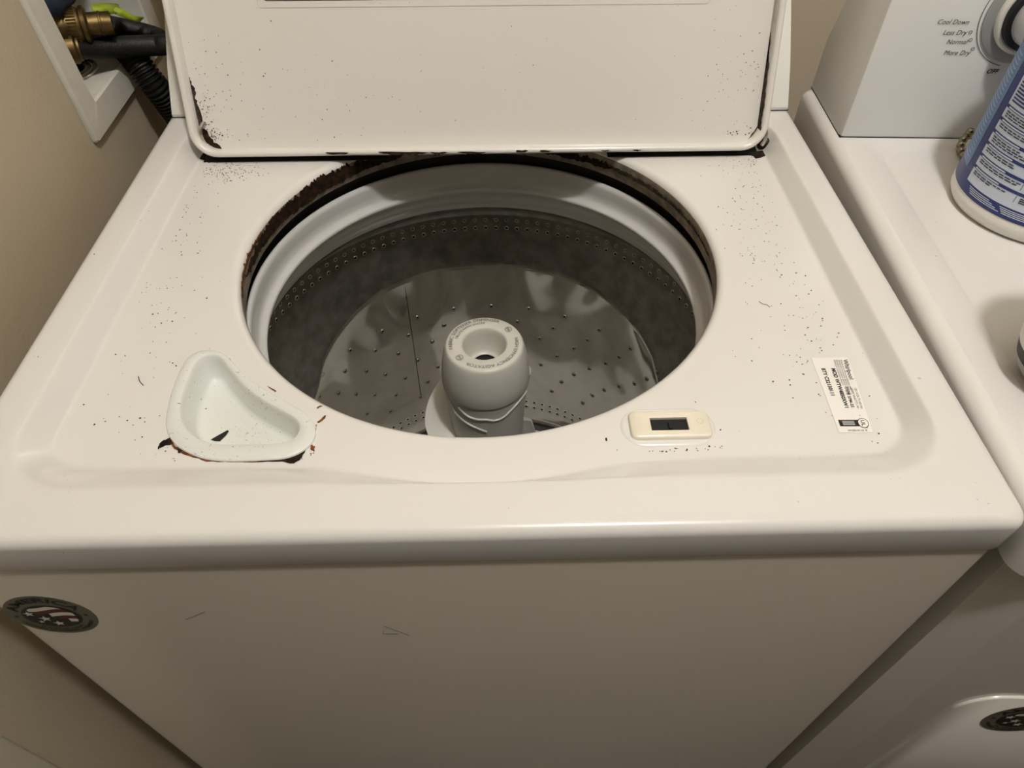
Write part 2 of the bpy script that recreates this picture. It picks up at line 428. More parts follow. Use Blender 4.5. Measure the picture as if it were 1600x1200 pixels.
# rounded outer edge
for k in range(0, 7):
    a = math.radians(90*k/6); rr = .0085
    Ls.append(ringpts(raydist(rbox(-.345+rr*(1-math.sin(a)), .345-rr*(1-math.sin(a)), rr*(1-math.sin(a)), .640-rr*(1-math.sin(a)), .012)), -rr*(1-math.cos(a))))
Ls.append(ringpts(raydist(rbox(-.345, .345, .0005, .640, .012)), -.033))
Ls.append(ringpts(raydist(rbox(-.3435, .3435, .0015, .6385, .012)), -.0365))
Ls.append(ringpts(raydist(rbox(-.338, .338, .006, .633, .012)), -.0370))
nlip = lip_start
floor_end = floor_start+36
# ---- cabinet
mb = MB()
def rloop(x0, x1, y0, y1, r, z): return [(x, y, z) for x, y in rrect(x0, x1, y0, y1, r, 6)]
mb.loops([rloop(-.337, .337, .008, .632, .008, -.036), rloop(-.3415, .3415, .0030, .636, .010, -.0385), rloop(-.342, .342, .0025, .637, .010, -.043),
          rloop(-.342, .342, .0025, .637, .010, -.84), rloop(-.336, .336, .012, .63, .010, -.845), rloop(-.336, .336, .012, .63, .010, -.90)], cap1=True)
mb.build('cabinet', 'cabinet', W)
for sx in (-.29, .29):
    for sy in (.06, .58):
        MB().lathe([(.0, -.9), (.012, -.9), (.012, -.913), (.022, -.913), (.024, -.92), (0, -.92)], (sx, sy, 0), 16).build('levelling_foot', 'rubber', W)

# ---- console at the back
def console_prof():  # (y, z)
    return [(.5245, .0005), (.5245, .004), (.552, .040), (.585, .075), (.618, .108), (.636, .118), (.645, .10), (.645, .0005)]
mb = MB(); ends = []
for x, ins in ((-.3405, .004), (-.3385, 0), (.3405, 0), (.3425, .004)):
    ends.append([(x, y+(ins if i < 5 else -ins), max(.0005, z-ins*.5)) for i, (y, z) in enumerate(console_prof())])
mb.loops(ends, cap0=True, cap1=True)
mb.build('control_console', 'console', W, auto=25)
# dark seam under the console
MB().box((-.3395, .5238, .0002), (.3415, .60, .0011)).build('console_seam', 'dark', W)

# ---- rust along the drum opening
def lip_pt(th, s, off=.0006):
    """th: degrees from the back, negative to the left; s: 0 top of the roll .. 1 bottom of the lip"""
    arc = RR*math.pi/2; tot = arc+.022; q = s*tot
    if q < arc:
        a = math.pi/2-q/RR; r = HR+RR*(1-math.cos(a)); z = ZF-RR+RR*math.sin(a)
    else: r = HR+.0002; z = ZF-RR-(q-arc)
    r -= off; t = math.radians(th)
    return (CX+r*math.sin(t), CY+r*math.cos(t), z+(off if q < arc else 0))
def rust_band(name, th0, th1, top, bot, seed, mat, n=220, amp=.10):
    rd = random.Random(seed); up = []; dn = []; j = 0; j2 = 0
    for k in range(n+1):
        f = k/n; j = .72*j+.28*rd.uniform(-1, 1)*2.2; j2 = .8*j2+.2*rd.uniform(-1, 1)*2
        fade = min(1, f/.08, (1-f)/.08)
        T = top(f)+amp*j; B = bot(f)+amp*.7*j2
        B = T+(B-T)*max(0.02, fade)
        up.append((th0+(th1-th0)*f, max(0.02, T))); dn.append((th0+(th1-th0)*f, min(.98, max(B, T+.02))))
    m_ = MB(); L = []
    for q in range(6): L.append([lip_pt(a[0], a[1]+(b_[1]-a[1])*q/5) for a, b_ in zip(up, dn)])
    m_.loops(L, closed=False)
    return m_.build(name, mat, W, label='dark brown rust where paint has peeled off the opening rim')
rust_band('rust_band', -97, -20, lambda f: .46-.16*math.sin(f*3.14), lambda f: .62+.16*math.sin(f*3.14), 3, 'rust')
rust_band('rust_band', -106, -78, lambda f: .36-.10*math.sin(f*3.1), lambda f: .44-.06*math.sin(f*3.1), 8, 'rustline', amp=.05)
rust_band('rust_band', -20, 44, lambda f: .40+.12*f, lambda f: .80-.1*f, 5, 'rust', amp=.09)
rust_band('rust_band', 40, 92, lambda f: .50, lambda f: .66-.1*f, 6, 'grime', amp=.03)

# ---- tub gasket, balance ring, steel basket
MB().lathe([(.2185, -.0455), (.229, -.047), (.231, -.062), (.226, -.070), (.222, -.085), (.232, -.11)], (CX, CY, 0), 160).build('tub_gasket', 'rubber', W)
mb = MB()
mb.lathe([(.2225, -.066), (.2217, -.0615), (.2198, -.0602), (.2172, -.0614), (.2160, -.0660), (.2165, -.0750), (.2160, -.0825), (.2135, -.0868),
          (.2098, -.0880), (.2085, -.0900), (.2092, -.0930), (.2140, -.0950), (.2150, -.0985), (.2145, -.1005), (.2195, -.1090), (.2202, -.1115), (.2196, -.1135), (.2265, -.1220), (.2272, -.1260)], (CX, CY, 0), 192)
mb.build('balance_ring', 'ring', W, auto=60)
bk = mk('basket', *(lambda m_: (m_.v, m_.f))(MB().lathe(
    [(.2275, -.1235), (.2285, -.1265), (.2280, -.1290), (.2310, -.1320), (.2360, -.1335), (.2450, -.1400), (.2525, -.1490), (.2550, -.1560)], (CX, CY, 0), 192)), 'steelrough', W)
def reflection_edge(th):  # outline of a reflection in the drum, shaped into the steel as a fixed edge
    a = abs((th+180) % 360-180)
    return float(np.interp(a, [0, 20, 35, 44, 53, 60, 64.5, 70, 90, 180], [-.236, -.238, -.244, -.2570, -.275, -.297, -.325, -.345, -.36, -.37]))
def wall_loops(prof_fn, n=240):
    m_ = MB(); A = [[] for _ in range(len(prof_fn(0)))]
    for k in range(n):
        th = 360*k/n; t = math.radians(th)
        for q, (r, z) in enumerate(prof_fn(th)): A[q].append((CX+r*math.sin(t), CY+r*math.cos(t), z))
    return m_.loops(A)
wall_loops(lambda th: [(.2550, -.1560), (.2555, -.19), (.2555, reflection_edge(th)+.003), (.2550, reflection_edge(th))]).build('basket_upper_wall', 'steelrough', W, label='dull mottled steel band with two rows of holes')
wall_loops(lambda th: [(.2550, reflection_edge(th)), (.2540, reflection_edge(th)-.003), (.2543, reflection_edge(th)-.008), (.2552, reflection_edge(th)-.03), (.2552, -.42), (.2552, -.485), (.2544, -.4885), (.2535, -.492), (.2535, -.548), (.2480, -.556), (.2480, -.600)]).build('basket_wall', 'steel', W, label='smooth reflective steel drum wall')
MB().lathe([(.2480, -.575), (.2330, -.580), (.232, -.60), (.0, -.60)], (CX, CY, 0), 96).build('basket_floor', 'rubber', W)
MB().lathe([(.2320, -.575), (.2300, -.5655), (.2200, -.5630), (.15, -.552), (.09, -.53), (.06, -.50), (.052, -.46)], (CX, CY, 0), 96).build('wash_plate', 'plate', W)
# weld seam
def cylp(th, z, r=.2551): t = math.radians(th); return (CX+r*math.sin(t), CY+r*math.cos(t), z)
MB().tube([cylp(-26.5-(.0)*k, -.246-.0121*k*1.0, .2550) for k in range(21)], .0006, 6).build('weld_seam', 'grime', W)
# perforations : raised steel rims and dark centres
rim = MB(); hol = MB()
def hole(th, z, r, R_=.2551, proud=.0012, sq=1.0):
    t = math.radians(th); c = Vector((CX+R_*math.sin(t), CY+R_*math.cos(t), z)); n_ = Vector((-math.sin(t), -math.cos(t), 0)); u = Vector((math.cos(t), -math.sin(t), 0)); v = Vector((0, 0, 1))
    V = []
    for rr, off in ((r*1.9, .0), (r*1.35, proud), (r, proud*.7), (r*.86, -.0006)):
        for k in range(10):
            a = 2*math.pi*k/10; V.append(tuple(c+u*(rr*math.cos(a))+v*(rr*sq*math.sin(a))+n_*off))
    F = [(i*10+k, i*10+(k+1) % 10, (i+1)*10+(k+1) % 10, (i+1)*10+k) for i in range(3) for k in range(10)]
    rim.add(V, F)
    V = [tuple(c+u*(r*.9*math.cos(2*math.pi*k/10))+v*(r*.9*sq*math.sin(2*math.pi*k/10))+n_*(proud*.35)) for k in range(10)]
    hol.add(V, [tuple(range(10))])
offs = [0.92, -2.8, -7.4, -13.3, -18.9, -23.3, -26.7]
for i, z in enumerate((-.315, -.344, -.372, -.401, -.429, -.456, -.485)):
    for k in range(29): hole(offs[i]+k*360/29, z, .0020)
for z, o_ in ((-.1640, 0), (-.1765, 0)):
    for k in range(116): hole(o_+k*360/116, z, .0019, .2556)
for z, o_ in ((-.523, 0), (-.536, 0)):
    for k in range(116): hole(o_+k*360/116+1, z, .0024, .2536, .0005)
MT['rim'] = simple('rim_steel', (215, 210, 200), .28, metal=1)
mk('hole_rims', rim.v, rim.f, 'rim', W, kind='stuff', label='pressed rims of the drain holes')
mk('drain_holes', hol.v, hol.f, 'dark', W, kind='stuff', smooth=False, label='small dark drain holes')

# ---- agitator
AG = MB().lathe([(.0135, -.1705), (.0160, -.1695), (.0182, -.166), (.0207, -.156), (.0218, -.148), (.0228, -.1420), (.0238, -.1402), (.0250, -.1396), (.0390, -.1400), (.0405, -.1410), (.0416, -.1432), (.0440, -.152), (.0465, -.165), (.0478, -.178), (.0482, -.190), (.0475, -.1925), (.0455, -.1925)], (CX, CY, 0), 96)
ag = AG.build('agitator', 'agit', W, label='grey white agitator cap with softener cup')
MB().lathe([(.0, -.1725), (.0140, -.1725), (.0140, -.1700)], (CX, CY, 0), 32).build('cup_outlet', 'dark', ag)
MB().lathe([(.0462, -.190), (.0462, -.197), (.0452, -.206), (.0452, -.212), (.0445, -.224), (.0430, -.25), (.0415, -.29), (.0410, -.35), (.045, -.42), (.052, -.48)], (CX, CY, 0), 96).build('auger_post', 'agit', ag)
# helical vane going behind the post
def vane(th0, th1, z0, z1, rf, n=60):
    m_ = MB(); Ls_ = []
    A = []; B = []; A2 = []; B2 = []
    for k in range(n+1):
        f = k/n; th = math.radians(th0+(th1-th0)*f); z = z0+(z1-z0)*f; r = rf(f)
        A.append((CX+.040*math.sin(th), CY+.040*math.cos(th), z)); B.append((CX+r*math.sin(th), CY+r*math.cos(th), z-.004))
        A2.append((CX+.040*math.sin(th), CY+.040*math.cos(th), z-.006)); B2.append((CX+r*math.sin(th), CY+r*math.cos(th), z-.0075))
    m_.loops([A, B, B2, A2, A], closed=False)
    return m_
vane(95, -95, -.185, -.262, lambda f: .047+.0265*math.sin(min(1, f*1.25)*math.pi/2)).build('auger_vane', 'agit', ag)
vane(-95, -200, -.262, -.305, lambda f: .0735-.02*f).build('auger_vane', 'agit', ag)
for th0, z0 in ((-60, -.30), (60, -.28), (180, -.30)):
    t = math.radians(th0)
    P = [(CX+r*math.sin(t), CY+r*math.cos(t), z) for r, z in ((.035, z0), (.060, z0-.02), (.078, z0-.10), (.085, -.47), (.10, -.53), (.035, -.53))]
    MB().slab(P, (math.cos(t), -math.sin(t), 0), .006).build('fin', 'agit', ag, bevel=.002)
# moulded ridges on the post
def post_line(pts, name):
    out = []
    for th, z in spline(pts, 6):
        t = math.radians(th); r = np.interp(-z, [.19, .212, .224, .25, .29], [.0466, .0456, .0449, .0434, .0419])
        out.append((CX+r*math.sin(t), CY+r*math.cos(t), z))
    MB().tube(out, .0012, 8).build(name, 'ring', ag)
post_line([(220, -.201), (206, -.209), (192, -.211), (180, -.2105), (168, -.2135), (155, -.2115), (138, -.203), (120, -.200), (104, -.204)], 'moulded_ridge')
post_line([(258, -.197), (244, -.205), (228, -.215), (212, -.222), (195, -.227), (180, -.233)], 'moulded_ridge')
# lettering on the cap
def arc_text(mb_, s, a0, a1, r, size):
    V, F = text2d(s, size); xs = [v[0] for v in V]; wd = max(xs)-min(xs); x0 = min(xs)
    out = []
    for x, y in V:
        a = math.radians(a0+(a1-a0)*(x-x0)/wd); q = r+y
        out.append((CX+q*math.sin(a), CY+q*math.cos(a), -.1393))
    mb_.add(out, F)
tx = MB()
arc_text(tx, 'FABRIC SOFTENER DISPENSER', -104, 27, .0337, .0056)
arc_text(tx, 'DILUTE WITH WATER', -76, 2, .0290, .0043)
arc_text(tx, 'HIGH EFFICIENCY AGITATOR', 78, 212, .0322, .0056)
for a_ in (52, 231):
    t = math.radians(a_); c_ = (CX+.0325*math.sin(t), CY+.0325*math.cos(t))
    ringv = [[(c_[0]+r*math.cos(2*math.pi*k/24), c_[1]+r*math.sin(2*math.pi*k/24), -.1393) for k in range(24)] for r in (.0038, .0033)]
    tx.loops(ringv)
    put_text(tx, 'he', .0058, lambda x, y: (c_[0]+x*math.cos(t)+(y-.0016)*math.sin(t), c_[1]-x*math.sin(t)+(y-.0016)*math.cos(t), -.1393), align='CENTER')
tx.build('cap_lettering', 'greyprint', ag, smooth=False)

# ---- bleach dispenser
def c4(x0, y0, L): return [(x0+a/4, y0+b_/4) for a, b_ in L]
oo = c4(200, 500, [(235, 640), (245, 560), (270, 450), (315, 330), (365, 240), (430, 195), (520, 183), (590, 205), (655, 262), (740, 350), (860, 435), (960, 493), (1070, 555), (1140, 612), (1172, 685), (1155, 755), (1090, 815), (990, 857), (850, 870), (640, 876), (500, 866), (390, 832), (300, 780), (250, 710)])
ii = c4(200, 500, [(325, 545), (345, 440), (385, 340), (418, 270), (470, 228), (525, 219), (580, 236), (640, 312), (740, 422), (850, 502), (960, 562), (1035, 605), (1072, 655), (1062, 705), (1025, 745), (950, 768), (800, 775), (680, 776), (560, 775), (480, 757), (410, 720), (355, 665), (328, 605)])
zt = ZF+.0022
O = resample(spline([onz(x, y, zt) for x, y in oo], 6, True), 120); I = resample(spline([onz(x, y, zt) for x, y in ii], 6, True), 120)
# match starting points
j0 = min(range(120), key=lambda k: np.linalg.norm(np.roll(I, -k, 0)-O)); I = np.roll(I, -j0, 0)
cI = I.mean(0)
def off(P, s, z):  # inset a loop along its normals
    Q = P.copy(); T = np.roll(P, -1, 0)-np.roll(P, 1, 0); n_ = np.stack([-T[:, 1], T[:, 0]], 1); n_ /= np.linalg.norm(n_, axis=1)[:, None]
    sg = np.sign(((cI[:2]-P[:, :2])*n_).sum(1).sum()); Q[:, :2] += n_*s*sg; Q[:, 2] = z; return Q
ZB = ZF-.021
ds = mk('bleach_dispenser', *(lambda m_: (m_.v, m_.f))(MB().loops([off(O, 0, ZF-.002), off(O, 0, zt-.0006), off(O, .0006, zt), off(I, -.0008, zt), off(I, 0, zt-.0006), off(I, .0012, zt-.004), off(I, .0042, ZB+.0035), off(I, .0060, ZB+.0006), off(I, .0085, ZB)], cap1=True)), 'plastic', W, auto=60, label='grey white bleach dispenser cup with rust stained edge')
fm = [1 if i < nlip+2 else 0 for i in range(len(Ls)-1) for _ in range(NA)]
mb = MB().loops([L.tolist() for L in Ls])
# opening in the deck below the dispenser flange
mid = off(I, -.0035, ZF)[:, :2]
def inpoly(x, y, P):
    r = False; j = len(P)-1
    for k in range(len(P)):
        if (P[k][1] > y) != (P[j][1] > y) and x < (P[j][0]-P[k][0])*(y-P[k][1])/(P[j][1]-P[k][1])+P[k][0]: r = not r
        j = k
    return r
mnx, mny = mid.min(0); mxx, mxy = mid.max(0); kf = []; km = []
for f, m_i in zip(mb.f, fm):
    cx_ = sum(mb.v[q][0] for q in f)/4; cy_ = sum(mb.v[q][1] for q in f)/4; cz_ = sum(mb.v[q][2] for q in f)/4
    if mnx < cx_ < mxx and mny < cy_ < mxy and cz_ > -.025 and inpoly(cx_, cy_, mid): continue
    kf.append(f); km.append(m_i)
mk('top_deck', mb.v, kf, None, W, mats=['enamel', 'lipmetal'], fmat=km, auto=50)

sl = [onz(x, y, ZB+.0004) for x, y in c4(200, 500, [(515, 748), (560, 722), (596, 702), (620, 688), (632, 694), (612, 722), (575, 758), (540, 756)])]
MB().add(sl, [tuple(range(len(sl)))]).build('drain_slot', 'dark', ds)

# rust around the dispenser and elsewhere on the deck
def decal(name, pts, z, mat, amp=.0008, seed=1, sub=4, parent=None, label=None):
    P = jag([onz(x, y, z) for x, y in pts], amp, seed, sub)
    return MB().slab(P, (0, 0, 1), .0003).build(name, mat, parent or W, smooth=False, label=label)
ZD = ZF+.0002
decal('rust_patch', c4(200, 500, [(800, 868), (960, 858), (1020, 840), (1080, 812), (1140, 780), (1120, 808), (1090, 850), (1070, 880), (1040, 896), (940, 884), (800, 882)]), ZD, 'rust', .0006, 2, label='brown rust beneath the right end of the bleach dispenser')
decal('rust_patch', c4(200, 500, [(262, 738), (285, 775), (240, 782), (205, 800), (188, 808), (195, 775), (225, 752)]), ZD, 'rust', .0005, 4, label='dark rust at the left end of the bleach dispenser')
decal('rust_patch', c4(200, 500, [(312, 805), (340, 815), (325, 832), (310, 830)]), ZD, 'rust', .0004, 5)
decal('rust_patch', c4(200, 500, [(262, 730), (300, 790), (400, 840), (500, 872), (640, 880), (860, 874), (900, 884), (640, 891), (490, 884), (380, 850), (290, 806), (255, 745)]), ZD-.0001, 'rustline', .0007, 6)
decal('rust_patch', c4(200, 500, [(1135, 775), (1170, 790), (1165, 825), (1145, 815)]), ZD, 'rustline', .0005, 7)
decal('rust_patch', c4(200, 500, [(1178, 650), (1176, 690), (1160, 745), (1150, 770), (1160, 730), (1170, 690)]), ZD, 'rustline', .0003, 8)
for q, s_ in (([(1182, 638), (1205, 622), (1225, 600), (1237, 596), (1232, 615), (1210, 632), (1190, 645)], 9), ([(870, 412), (915, 436), (928, 444), (920, 450), (880, 422)], 10), ([(1180, 548), (1200, 536), (1215, 538), (1195, 546), (1184, 556)], 11)):
    decal('rust_patch', c4(200, 500, q), ZD, 'rustline', .0002, s_)
decal('rust_patch', [(305, 218), (300, 228), (306, 246), (322, 252), (352, 247), (330, 236), (315, 222)], ZD, 'rust', .0012, 12, label='rust in the left rear deck corner under the lid')
decal('rust_patch', [(1172, 240), (1186, 236), (1198, 232), (1196, 244), (1180, 248)], ZD, 'rust', .0012, 13, label='rust in the right rear deck corner under the lid')
# loose crumbs, many small flecks
def flecks(name, regions, mat, seed, z=ZD):
    rd = random.Random(seed); m_ = MB()
    for (cx, cy, sx, sy, n, s0, s1) in regions:
        for _ in range(n):
            x, y = rd.gauss(cx, sx), rd.gauss(cy, sy)
            c = onz(x, y, z); s = rd.uniform(s0, s1); a0 = rd.uniform(0, 6.28); el = rd.uniform(.35, 1)
            if math.hypot(c[0]-CX, c[1]-CY) < HR+RR+.001 or abs(c[0]) > .292 or c[1] < .072 or c[1] > .47: continue
            P = [c+np.array([math.cos(a0)*s*math.cos(q)-math.sin(a0)*s*el*math.sin(q), math.sin(a0)*s*math.cos(q)+math.cos(a0)*s*el*math.sin(q), 0])*rd.uniform(.6, 1.2) for q in (0, 1.25, 2.5, 3.75, 5)]
            m_.slab(P, (0, 0, 1), .0002)
    return m_.build(name, mat, W, smooth=False, kind='stuff')
flecks('rust_flecks', [(350, 268, 30, 8, 170, .0003, .0009), (318, 246, 9, 5, 90, .0003, .0010), (1186, 244, 8, 5, 70, .0003, .0010), (1160, 255, 25, 8, 30, .0003, .0007), (470, 715, 14, 8, 16, .0003, .0007), (270, 715, 25, 10, 18, .0003, .0006), (1080, 708, 35, 5, 30, .0003, .0008)], 'rustline', 3)
flecks('dirt_flecks', [(290, 330, 20, 40, 60, .0003, .0009), (250, 480, 40, 70, 60, .0003, .0010), (1180, 350, 30, 60, 120, .0003, .0008), (1270, 480, 30, 70, 90, .0003, .0009), (1380, 620, 20, 50, 60, .0003, .0009), (1060, 706, 40, 5, 40, .0003, .0010), (200, 660, 50, 30, 26, .0003, .0009), (1250, 620, 80, 60, 16, .0003, .0008)], 'grime', 5)
decal('dirt_speck', c4(780, 450, [(662, 940), (672, 936), (676, 952), (670, 958), (664, 952)]), ZD, 'dark', .0001, 14)

MB().tube(spline([onz(x, y, ZF+.0004) for x, y in ((1186, 471), (1192, 475), (1198, 476), (1203, 480))], 4), .0002, 5).build('stray_hair', 'grime', W)
MB().tube(spline([onz(x, y, ZF+.0004) for x, y in ((216, 588), (218, 595), (222, 600), (224, 602))], 4), .0003, 5).build('stray_hair', 'grime', W)
# ---- lid switch strike plate
cst = onz(1045, 668, ZF); 
def rr3(x0, x1, y0, y1, r, z, n=6): return [(x, y, z) for x, y in rrect(x0, x1, y0, y1, r, n)]
MB().loops([rr3(.1015, .1705, .0765, .1115, .0170, ZF-.0004), rr3(.1025, .1695, .0775, .1105, .0162, ZF+.0006), rr3(.1045, .1675, .0795, .1085, .0145, ZF+.0010), rr3(.1065, .1655, .0815, .1065, .0125, ZF+.0008)], cap1=True).build('strike_emboss', 'enamel', W)
st = MB()
hx0, hx1, hy0, hy1 = .1232, .1500, .0885, .1000
st.loops([rr3(.1085, .1660, .0820, .1065, .0045, ZF+.0002), rr3(.1085, .1660, .0820, .1065, .0045, ZF+.0030), rr3(.1095, .1650, .0830, .1055, .0040, ZF+.0042), rr3(hx0-.0015, hx1+.0015, hy0-.0015, hy1+.0015, .0018, ZF+.0042), rr3(hx0, hx1, hy0, hy1, .0006, ZF+.0036), rr3(hx0, hx1, hy0, hy1, .0006, ZF+.0012)])
stp = st.build('strike_plate', 'strike', W, auto=50, label='cream plastic lid lock strike plate')
MB().box((hx0-.0005, hy0-.0005, ZF+.0010), (hx1+.0005, hy1+.0005, ZF+.0013)).build('strike_slot', 'dark', stp)
MB().box((.1362, .0905, ZF+.0012), (.1385, .0965, ZF+.0032)).build('latch_tongue', 'dark', stp)
lm = MB(); lm.loops([[(.1588+r*math.cos(2*math.pi*k/20), .0958+r*math.sin(2*math.pi*k/20), ZF+.0043) for k in range(20)] for r in (.0024, .0021)])
lm.build('lock_symbol', 'trim', stp, smooth=False)

# ---- rating label on the deck
q0, q1, q2, q3 = [onz(x, y, ZF+.0002) for x, y in ((1267, 559), (1325, 559), (1364, 676), (1311, 676))]
lab = MB().slab([q3, q2, q1, q0], (0, 0, 1), .0002).build('rating_label', 'sticker', W, smooth=False, label='white rating label printed with black text')
def labp(s, t):  # s along reading direction (back to front), t up (toward the right)
    a = q0+(q3-q0)*s; b_ = q1+(q2-q1)*s; p_ = a+(b_-a)*t; return (p_[0], p_[1], ZF+.0005)
LW, LH = .074, .0285
tx = MB()
def lt_(s, x, y, size, **k): put_text(tx, s, size, lambda a, b_: labp(x+a/LW, y+b_/LH), **k)
lt_('Whirlpool', .03, .84, .0050, bold=.0001)
for k, (y, l) in enumerate(((.76, .30), (.70, .34), (.64, .36), (.58, .26))): 
    lt_('Whirlpool Corporation Benton Harbor MI USA'[:int(l*110)], .03, y, .0021)
lt_('MOD WTW4850XW1', .155, .44, .0042, bold=.0002)
lt_('BTY C32130111', .155, .17, .0042, bold=.00018)
lt_('120 VOLTS 60 Hz', .42, .88, .0028); lt_('AMPS WATTS W', .42, .77, .0028); lt_('TYPE 5PM-22', .415, .62, .0036, bold=.0001)
# certification block
tx.add([labp(.845, .10), labp(.925, .10), labp(.925, .80), labp(.845, .80)], [(0, 1, 2, 3)])
for r0, r1 in ((.0046, .0040),):
    tx.loops([[labp(.885+r*math.cos(2*math.pi*k/24)/LW, .80+r*math.sin(2*math.pi*k/24)/LH) for k in range(24)] for r in (r0, r1)])
tx.build('label_print', 'black', lab, smooth=False)
wh = MB()
wp = lambda s, t: (labp(s, t)[0], labp(s, t)[1], ZF+.0006)
wh.add([wp(.885+.0040*math.cos(2*math.pi*k/24)/LW, .80+.0040*math.sin(2*math.pi*k/24)/LH) for k in range(24)], [tuple(range(24))])
for k in range(5): wh.add([wp(.862+k*.011, .20), wp(.866+k*.011, .20), wp(.866+k*.011, .55), wp(.862+k*.011, .55)], [(0, 1, 2, 3)])
wh.build('label_print_ground', 'sticker', lab, smooth=False)
tx = MB()
put_text(tx, 'UL', .0045, lambda a, b_: (lambda p_: (p_[0], p_[1], ZF+.0007))(labp(.885-(b_-.0016)/LW*(-1)*0+ (a)/LW, .80+(b_-.0016)/LH)), align='CENTER', bold=.0001)
put_text(tx, 'W10D-0110  R', .0026, lambda a, b_: (lambda p_: (p_[0], p_[1], ZF+.0005))(labp(.975-b_/LW*0.8+.01, .28+a/LH)), bold=.00005)
tx.build('label_print', 'black', lab, smooth=False)

# ---- lid, standing open and leaning back
LB = np.array([0, .455, -.0085]); LA = math.atan2(.053, .1335)
lu = np.array([0, math.sin(LA), math.cos(LA)]); ln = np.array([0, -math.cos(LA), math.sin(LA)])   # up along the lid, normal towards the viewer
def lidp(x, s, n_=0): return tuple(LB+np.array([x, 0, 0])+lu*s+ln*n_)
LHW, LLEN = .3005, .40
def lidloop(ins, s0, n_, r): return [lidp(x, s, n_) for x, s in rrect(-LHW+ins, LHW-ins, s0+ins, LLEN-ins, max(.002, r-ins), 10)]
mb = MB().loops([lidloop(.004, 0, -.026, .026), lidloop(.001, 0, -.023, .026), lidloop(0, 0, -.017, .026), lidloop(0, 0, -.002, .026), lidloop(.001, 0, -.0004, .026), lidloop(.0025, 0, 0, .026), lidloop(.0050, 0, -.0004, .026), lidloop(.0062, 0, -.002, .026), lidloop(.0068, 0, -.0142, .026), lidloop(.012, 0, -.0150, .026)], cap0=True, cap1=True)
lid = mb.build('lid', 'lidpaint', W, auto=50, label='raised white lid with rusty lower rim')
# instruction print near the top of the lid
lp = MB()
def bar(x0, x1, s0, s1, n_=-.0148): lp.add([lidp(x0, s0, n_), lidp(x1, s0, n_), lidp(x1, s1, n_), lidp(x0, s1, n_)], [(0, 1, 2, 3)])
def lidpx(x, y, rec=.0148):
    d = _ray(x, y); t = np.dot(LB-ln*rec-CP, ln)/np.dot(d, ln); p_ = CP+d*t; return p_[0], np.dot(p_-LB, lu)
xa, sa = lidpx(411, 1.5); xb, sb = lidpx(875, 2.5); xc, _ = lidpx(489, 2); xd, _ = lidpx(685, 2); xe, se = lidpx(883, 2); xf, _ = lidpx(1100, 2)
def outline(x0, x1, s0, s1, t, r, n_):
    A = [lidp(x, s, n_) for x, s in rrect(x0, x1, s0, s1, r, 6)]; B = [lidp(x, s, n_) for x, s in rrect(x0+t, x1-t, s0+t, s1-t, r-t*.6, 6)]
    lp.loops([A, B])
outline(xa, xb, sa, sa+.09, .0007, .004, -.0146); outline(xe, xf-.012, sa+.001, sa+.09, .0009, .004, -.0146)
bar(xc, xc+.0005, sa, sa+.09, -.0146); bar(xd, xd+.0005, sa, sa+.09, -.0146)
put_text(lp, 'W333670804', .0042, lambda a, b_: lidp(xf-.016+a, sa-.0010+b_, -.0146), bold=.0001)
lp.build('instruction_print', 'black', lid, smooth=False)
gp = MB(); A_ = [lidp(x, s, -.0146) for x, s in rrect(xa-.006, xf+.006, sa-.006, sa+.1, .004, 4)]; B_ = [lidp(x, s, -.0146) for x, s in rrect(xa-.0056, xf+.0056, sa-.0056, sa+.0996, .0037, 4)]
gp.loops([A_, B_]).build('print_border', 'trim', lid, smooth=False)
# rust, chips and grime on the lid
def lid_decal(name, pts, n_, mat, amp, seed, sub=4, label=None):
    P = [np.array([*lidpx(x, y, -n_), 0]) for x, y in pts]; Q = jag(P, amp, seed, sub)
    return MB().slab([lidp(q[0], q[1], n_) for q in Q], ln, .0003).build(name, mat, lid, smooth=False, label=label)
for i, q in enumerate(([(508, 238.2), (545, 238.6), (538, 241), (515, 241)], [(590, 237), (640, 237.5), (672, 238), (660, 241), (640, 242), (612, 242), (598, 240)], [(672, 237.5), (700, 238), (692, 240.5), (680, 241)], [(715, 237.5), (760, 237.5), (752, 240.5), (730, 241)], [(806, 235), (825, 235), (820, 238), (808, 238)], [(843, 235), (862, 235), (856, 238), (846, 237.5)], [(940, 234.6), (952, 234.6), (946, 237)], [(988, 234), (1002, 234), (996, 236.6)])):
    lid_decal('rust_chip', q, .0004, 'rust', .0004, 20+i)
lid_decal('rust_stain', [(316, 196), (326, 208), (334, 222), (352, 234), (335, 238), (322, 232), (313, 218)], -.0144, 'rust', .0016, 31, label='rust in the lower left corner of the lid')
lid_decal('rust_stain', [(291, 112), (297, 125), (304, 138), (305, 150), (310, 165), (316, 190), (322, 205), (314, 210), (306, 180), (300, 150)], -.0144, 'grime', .0012, 32, label='grey grime along the left edge of the lid')
lid_decal('rust_stain', [(1198, 150), (1204, 155), (1202, 180), (1196, 205), (1188, 222), (1176, 228), (1174, 220), (1184, 205), (1190, 190), (1192, 172)], -.0144, 'grime', .0014, 33, label='grey grime along the right edge of the lid')
lid_decal('rust_stain', [(1172, 224), (1182, 222), (1172, 232), (1140, 233), (1150, 231)], -.0143, 'rust', .0009, 34)
